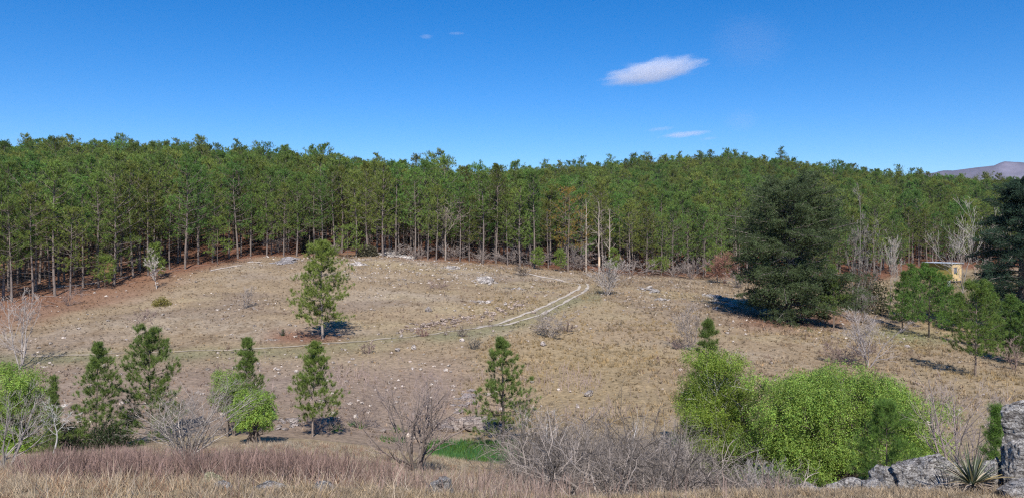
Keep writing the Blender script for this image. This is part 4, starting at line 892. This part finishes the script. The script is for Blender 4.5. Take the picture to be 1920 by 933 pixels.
# foreground boulders
def fg(label, px, ytop, Y, wpx, seed, tilt=(0, 0), rz=0.0, dep=0.9, tint=(1, 1, 1), extra=0.25, n=6, cuts=11):
    p = at(px, Y); z1 = (HY-ytop)/F*Y; H = z1-p[2]+extra; w = wpx/F*Y; g = Geo()
    V, Fc = rock_verts(seed, n, cuts+5, 0.30, 0.12)
    e = (V.max(0)-V.min(0)); V = (V-(V.max(0)+V.min(0))/2)/e
    ca, sa = math.cos(tilt[1]), math.sin(tilt[1]); V = V@np.array([[ca, 0, sa], [0, 1, 0], [-sa, 0, ca]]).T
    V = V*np.array([w, w*dep, H]); V[:, 2] += z1-p[2]-V[:, 2].max(); g.add(V, Fc, tint)
    o = g.build('boulder', M_rock, smooth=True, loc=p); o.rotation_euler = (0, 0, rz); return tag(o, label, 'boulder')
fg('largest grey boulder, its overhanging top cut by the right border', 1932, 748, 9.8, 120, 51, tilt=(0, -0.3), extra=-0.46, n=6, dep=0.8)
fg('blocky boulder under the largest one at the right border', 1922, 822, 9.5, 92, 52, n=6, dep=0.7)
fg('pale block at the bottom corner of the right border', 1926, 886, 8.9, 100, 53, n=6)
fg('small whitish rock in the shade beside the spiky plant', 1866, 856, 9.7, 44, 54, tint=(1.15, 1.15, 1.15), n=5)
fg('big layered grey boulder left of the spiky plant', 1748, 852, 10.4, 130, 55, tilt=(0, -0.25), dep=0.8)
fg('rounded boulder at the foot of the big layered one', 1748, 902, 9.8, 82, 56, n=5)
fg('low rough boulder left of the big layered one', 1682, 868, 10.8, 104, 57, tilt=(0, 0.1), n=5)
fg('small boulder in front of the low rough one', 1650, 900, 10.0, 74, 58, n=5)
fg('wide flat boulder at the bottom, below the small soft pine', 1575, 893, 10.8, 112, 59, n=5)
fg('squat boulder, leftmost of the row along the bottom right', 1508, 899, 11.0, 78, 60, n=5)
fg('rough stone between the two low boulders at the bottom', 1617, 899, 10.4, 60, 61, n=5)
fg('square pale boulder in the dry grass at the bottom left', 418, 901, 9.8, 44, 62, n=5, tint=(1.1, 1.1, 1.1))
fg('long low boulder half hidden by straw at the bottom', 508, 902, 9.7, 72, 63, n=5)
fg('low domed boulder right of the long low one', 604, 906, 9.6, 72, 64, n=5)
fg('dark grassy boulder below the large forked shrub', 822, 896, 10.2, 70, 65, n=5, tint=(0.8, 0.8, 0.8))
fg('mossy yellowish rock behind the square pale boulder', 398, 880, 11.0, 44, 66, n=5, tint=(0.95, 1.0, 0.7))

# spiky plant
def spiky(px, Y, seed=5):
    p = at(px, Y); rng = rs(seed); e = empty('yucca_plant', p); gl, gd = Geo(), Geo(); sc = Y/9.8*0.76
    def blades(g, n, L, w, e0, e1, col, cvar, bend, az0=0, az1=6.28, base=(0, 0, 0.12)):
        az = rng.uniform(az0, az1, n); el = rng.uniform(e0, e1, n); d = np.stack([np.cos(az)*np.cos(el), np.sin(az)*np.cos(el), np.sin(el)], 1)
        Ls = L*rng.uniform(0.65, 1.15, n); P = np.zeros((n, 7, 3)); P[:, 0] = np.array(base)+d*0.04; dd = d.copy()
        bn = bend*rng.uniform(0.2, 1.6, n)[:, None]
        for i in range(1, 7):
            dd = norm(dd+np.array([0, 0, -1.0])*bn*(i/6)); P[:, i] = P[:, i-1]+dd*(Ls/6)[:, None]
        T = norm(np.gradient(P, axis=1)); s = norm(np.cross(T, np.array([0, 0, 1.])+1e-3)); nn = np.cross(s, T)
        wd = w*np.array([0.7, 1, 1, 0.9, 0.7, 0.42, 0.05])[None, :, None]*rng.uniform(0.7, 1.2, (n, 1, 1))
        V = np.stack([P-s*wd/2+nn*wd*0.18, P, P+s*wd/2+nn*wd*0.18], 2)
        i = np.arange(n)[:, None, None]*21+np.arange(6)[None, :, None]*3+np.arange(2)[None, None, :]
        c = np.array(col)[None, :]*rng.uniform(1-cvar, 1+cvar, (n, 1)); c = np.repeat(c, 21, 0)
        g.add(V.reshape(-1, 3)*sc, np.stack([i, i+1, i+4, i+3], -1).reshape(-1, 4), c)
    blades(gl, 40, 0.62, 0.030, 0.35, 1.4, (0.12, 0.15, 0.08), 0.45, 0.05)
    blades(gl, 26, 0.6, 0.03, 0.25, 1.2, (0.30, 0.31, 0.22), 0.3, 0.08)
    blades(gl, 12, 0.6, 0.03, 0.3, 0.9, (0.46, 0.36, 0.16), 0.3, 0.1)
    blades(gd, 46, 0.6, 0.028, -0.3, 0.75, (0.45, 0.36, 0.28), 0.4, 0.22)
    blades(gd, 30, 0.5, 0.03, -0.5, 0.3, (0.14, 0.115, 0.10), 0.4, 0.2)
    gl.build('leaves', M_leaf, e); gd.build('dead_leaves', M_grass, e)
    g = Geo(); P = np.array([[[0, 0, 0.15], [-0.12, -0.05, 0.08], [-0.25, -0.1, 0.04], [-0.36, -0.12, 0.02]]])*sc; tubes(g, P, np.array([[.03, .026, .024, .02]]), 7, (0.42, 0.36, 0.3))
    P = np.array([[[0, 0, -0.1], [0.01, 0, 0.0], [0.0, 0, 0.1], [0, 0, 0.17]]])*sc; tubes(g, P, np.array([[.07, .065, .06, .04]]), 9, (0.3, 0.25, 0.2))
    g.build('stem', M_bark, e, True)
    return tag(e, 'spiky yucca-like plant with green and withered leaves among the boulders', 'yucca')
spiky(1824, 9.5)

# fallen logs
def log(label, px, py, lpx, slope, seed, r=0.09, col=(0.45, 0.39, 0.34)):
    p = ray(px, py); Y = p[1]; L_ = lpx/F*Y; rng = rs(seed); g = Geo(); x = np.linspace(-L_/2, L_/2, 7); y = slope*x
    P = np.stack([x, y+rng.normal(0, 0.03, 7), hgt(p[0]+x, p[1]+y)-p[2]+r*0.9], 1)[None]
    tubes(g, P, np.linspace(r, r*0.6, 7)[None, :], 7, col); B, BR = spawn(rng, P, np.linspace(r, r*.6, 7)[None, :], 4, 50, 0.12, 0.3, 0.9, 0.05, 0.1, 4, 0.4); tubes(g, B, BR, 4, col)
    return tag(g.build('fallen_log', M_bark, smooth=True, loc=tuple(p)), label, 'log')
log('pale fallen trunk lying on the slope below the crest', 424, 503, 40, 1.3, 71)
log('grey fallen trunk under the trees at the left wood edge', 175, 532, 90, 0.9, 72, col=(0.3, 0.25, 0.22))
log('short pale log on the open slope right of the sapling', 478, 492, 26, 0.3, 73, 0.07)

# ------------------------------------------------------------------ hut
def hut():
    Y = 150; p = at(1786, Y); e = empty('hut', (p[0], p[1], (HY-526)/F*Y), math.radians(33))
    # local axes: right wall runs +x from the corner, left wall runs +y from the corner
    def box(g, x0, x1, y0, y1, z0, z1, c):
        V = np.array([[x, y, z] for x in (x0, x1) for y in (y0, y1) for z in (z0, z1)]); Fq = [[0, 1, 3, 2], [4, 6, 7, 5], [0, 4, 5, 1], [2, 3, 7, 6], [0, 2, 6, 4], [1, 5, 7, 3]]
        g.add(V, Fq, c)
    A, B, H = 3.2, 5.4, 3.35
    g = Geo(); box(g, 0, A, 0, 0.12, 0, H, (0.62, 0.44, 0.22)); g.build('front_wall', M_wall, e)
    g = Geo(); box(g, 0, 0.12, 0.123, B, 0, H-0.15, (0.30, 0.24, 0.07)); box(g, 0.123, A-0.123, B-0.12, B, 0, H-0.2, (0.30, 0.24, 0.07)); box(g, A-0.12, A, 0.123, B-0.123, 0, H-0.15, (0.42, 0.18, 0.10)); g.build('side_wall', M_wall, e)  # left wall's ochre is a darker olive, part of its shade painted in
    g = Geo()
    for k in range(26):
        y = -0.25+k*(B+0.5)/26; box(g, -0.7, A+0.3, y, y+(B+0.5)/26*0.55, H-0.02, H+0.06, (0.48, 0.53, 0.60)); box(g, -0.7, A+0.3, y+(B+0.5)/26*0.55+0.002, y+(B+0.5)/26-0.002, H-0.01, H+0.025, (0.42, 0.47, 0.54))
    m = mat_tint('roof_sheet', 0.45, noise=2, amt=0.1, spec=0.4); g.build('roof', m, e)
    g = Geo()
    wx, wz = 0.45, 1.35
    for a, b, c_, d in ((wx, wx+1.1, wz, wz+0.07), (wx, wx+1.1, wz+1.13, wz+1.2), (wx, wx+0.07, wz+0.072, wz+1.128), (wx+1.03, wx+1.1, wz+0.072, wz+1.128), (wx+0.50, wx+0.60, wz+0.072, wz+1.128)):
        box(g, a, b, -0.05, -0.002, c_, d, (0.05, 0.045, 0.045))
    wf = g.build('window', M_wall, e)
    g = Geo(); box(g, wx+0.072, wx+1.028, -0.02, -0.004, wz+0.072, wz+1.128, (0.22, 0.22, 0.24)); g.build('pane', mat_tint('window_glass', 0.15, spec=0.6), wf)
    g = Geo()
    for x in (0.1, A/2, A-0.2):
        for y in (0.1, B/2, B-0.2): box(g, x, x+0.14, y, y+0.14, -1.6, -0.005, (0.12, 0.10, 0.09))
    box(g, -0.05, A+0.05, -0.05, B+0.02, -0.16, -0.004, (0.15, 0.12, 0.10)); g.build('base', M_wall, e)
    return tag(e, 'small ochre hut on posts with pale metal roof', 'hut')
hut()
def barrel():
    Y = 146; p = at(1771, Y); z = (HY-535)/F*Y; e = empty('water_barrel', (p[0], p[1], min(z, p[2]+1.2)))
    for nm, x, col in (('red_drum', 0, (0.5, 0.12, 0.1)), ('white_drum', 0.72, (0.7, 0.7, 0.72))):
        g = Geo(); n = 16; prof = [(0.0, -0.3), (0.29, -0.3), (0.31, 0.0), (0.3, 0.28), (0.32, 0.3), (0.3, 0.32), (0.3, 0.6), (0.31, 0.88), (0.27, 0.9), (0, 0.9)]
        a = np.arange(n)*2*np.pi/n; V = np.array([[x+r*math.cos(t), r*math.sin(t), z_] for r, z_ in prof for t in a]); i = np.arange(len(prof)-1)[:, None]*n; k = np.arange(n)[None, :]; k2 = (k+1) % n
        g.add(V, np.stack([i+k, i+k2, i+n+k2, i+n+k], -1).reshape(-1, 4), col); g.build(nm, M_wall, e, True)
    return tag(e, 'red and white drums standing together under the hut', 'drums')
barrel()

# ------------------------------------------------------------------ clouds (volumes far beyond the hills)
def cloud(label, px, py, wpx, hpx, dens, seed, tilt=0.0, thresh=0.45, scale=3.0, anis=5.0):
    Y = 7500.0; g = Geo(); V, Fc = ico(4); sx, sz = wpx/F*Y/2, hpx/F*Y/2; g.add(V*np.array([sx, sx*0.5, sz]), Fc, (1, 1, 1))
    m = bpy.data.materials.new('cloud_vapour'); m.use_nodes = True; n = m.node_tree.nodes; l = m.node_tree.links; n.remove(n['Principled BSDF'])
    pv = n.new('ShaderNodeVolumePrincipled'); pv.inputs['Color'].default_value = (0.93, 0.94, 1.0, 1); pv.inputs['Anisotropy'].default_value = -0.15
    tc = n.new('ShaderNodeTexCoord'); ge = tc.outputs['Object']
    div = n.new('ShaderNodeVectorMath'); div.operation = 'DIVIDE'; div.inputs[1].default_value = (sx, sx*0.5, sz); l.new(ge, div.inputs[0])
    ln = n.new('ShaderNodeVectorMath'); ln.operation = 'LENGTH'; l.new(div.outputs[0], ln.inputs[0])
    mp = n.new('ShaderNodeMapping'); mp.inputs['Scale'].default_value = (scale/sx, scale/sx, scale/sx*anis); mp.inputs['Location'].default_value = (seed, seed*2, 0); l.new(ge, mp.inputs[0])
    nt = n.new('ShaderNodeTexNoise'); nt.inputs['Scale'].default_value = 1.0; nt.inputs['Detail'].default_value = 5; nt.inputs['Roughness'].default_value = 0.6; l.new(mp.outputs[0], nt.inputs['Vector'])
    a = n.new('ShaderNodeMath'); a.operation = 'SUBTRACT'; a.inputs[0].default_value = 1.0; l.new(ln.outputs['Value'], a.inputs[1])      # 1 - r
    b = n.new('ShaderNodeMath'); b.operation = 'MULTIPLY_ADD'; b.inputs[1].default_value = 1.0; l.new(nt.outputs[0], b.inputs[0]); l.new(a.outputs[0], b.inputs[2])
    mr = n.new('ShaderNodeMapRange'); mr.inputs['From Min'].default_value = thresh+0.22; mr.inputs['From Max'].default_value = thresh+0.6; mr.inputs['To Max'].default_value = dens; l.new(b.outputs[0], mr.inputs['Value'])
    l.new(mr.outputs[0], pv.inputs['Density']); l.new(pv.outputs[0], n['Material Output'].inputs['Volume'])
    o = g.build('cloud', m, loc=((px-960)/F*Y, Y, (HY-py)/F*Y)); o.rotation_euler = (0, -tilt, 0)
    return tag(o, label, 'cloud')
cloud('main lens-shaped white cloud', 1226, 134, 225, 52, 0.0038, 3, tilt=0.17, thresh=0.38)
cloud('thin bright streak of cloud low over the right hill', 1284, 252, 120, 14, 0.0035, 5, tilt=0.10)
cloud('faint streak of cloud left of the thin bright streak', 1238, 242, 70, 10, 0.0020, 7, tilt=0.10)
cloud('tiny faint wisp right of the thin bright streak', 1328, 260, 44, 8, 0.0022, 11, tilt=0.12)
cloud('faint round patch of cloud above the right hill', 1390, 226, 90, 56, 0.0004, 13)
cloud('tiny puff of cloud high over the middle', 799, 69, 34, 12, 0.0030, 17)
cloud('tiny streak of cloud right of the small puff', 856, 63, 44, 7, 0.0022, 19)
cloud('wide barely visible veil of cloud high on the right', 1405, 80, 210, 150, 0.00016, 23, scale=5)

# ------------------------------------------------------------------ air
g = Geo(); x0, x1, y0, y1, z0, z1 = -4200, 6400, -60, 6500, -75, 560
V = np.array([[x, y, z] for x in (x0, x1) for y in (y0, y1) for z in (z0, z1)]); g.add(V, [[0, 1, 3, 2], [4, 6, 7, 5], [0, 4, 5, 1], [2, 3, 7, 6], [0, 2, 6, 4], [1, 5, 7, 3]], (1, 1, 1))
m = bpy.data.materials.new('air'); m.use_nodes = True; m.node_tree.nodes.remove(m.node_tree.nodes['Principled BSDF'])
pv = m.node_tree.nodes.new('ShaderNodeVolumePrincipled'); pv.inputs['Color'].default_value = (0.62, 0.76, 1.0, 1); pv.inputs['Density'].default_value = 0.00003
m.node_tree.links.new(pv.outputs[0], m.node_tree.nodes['Material Output'].inputs['Volume'])
tag(g.build('haze', m), 'thin clear mountain air', kind='stuff')
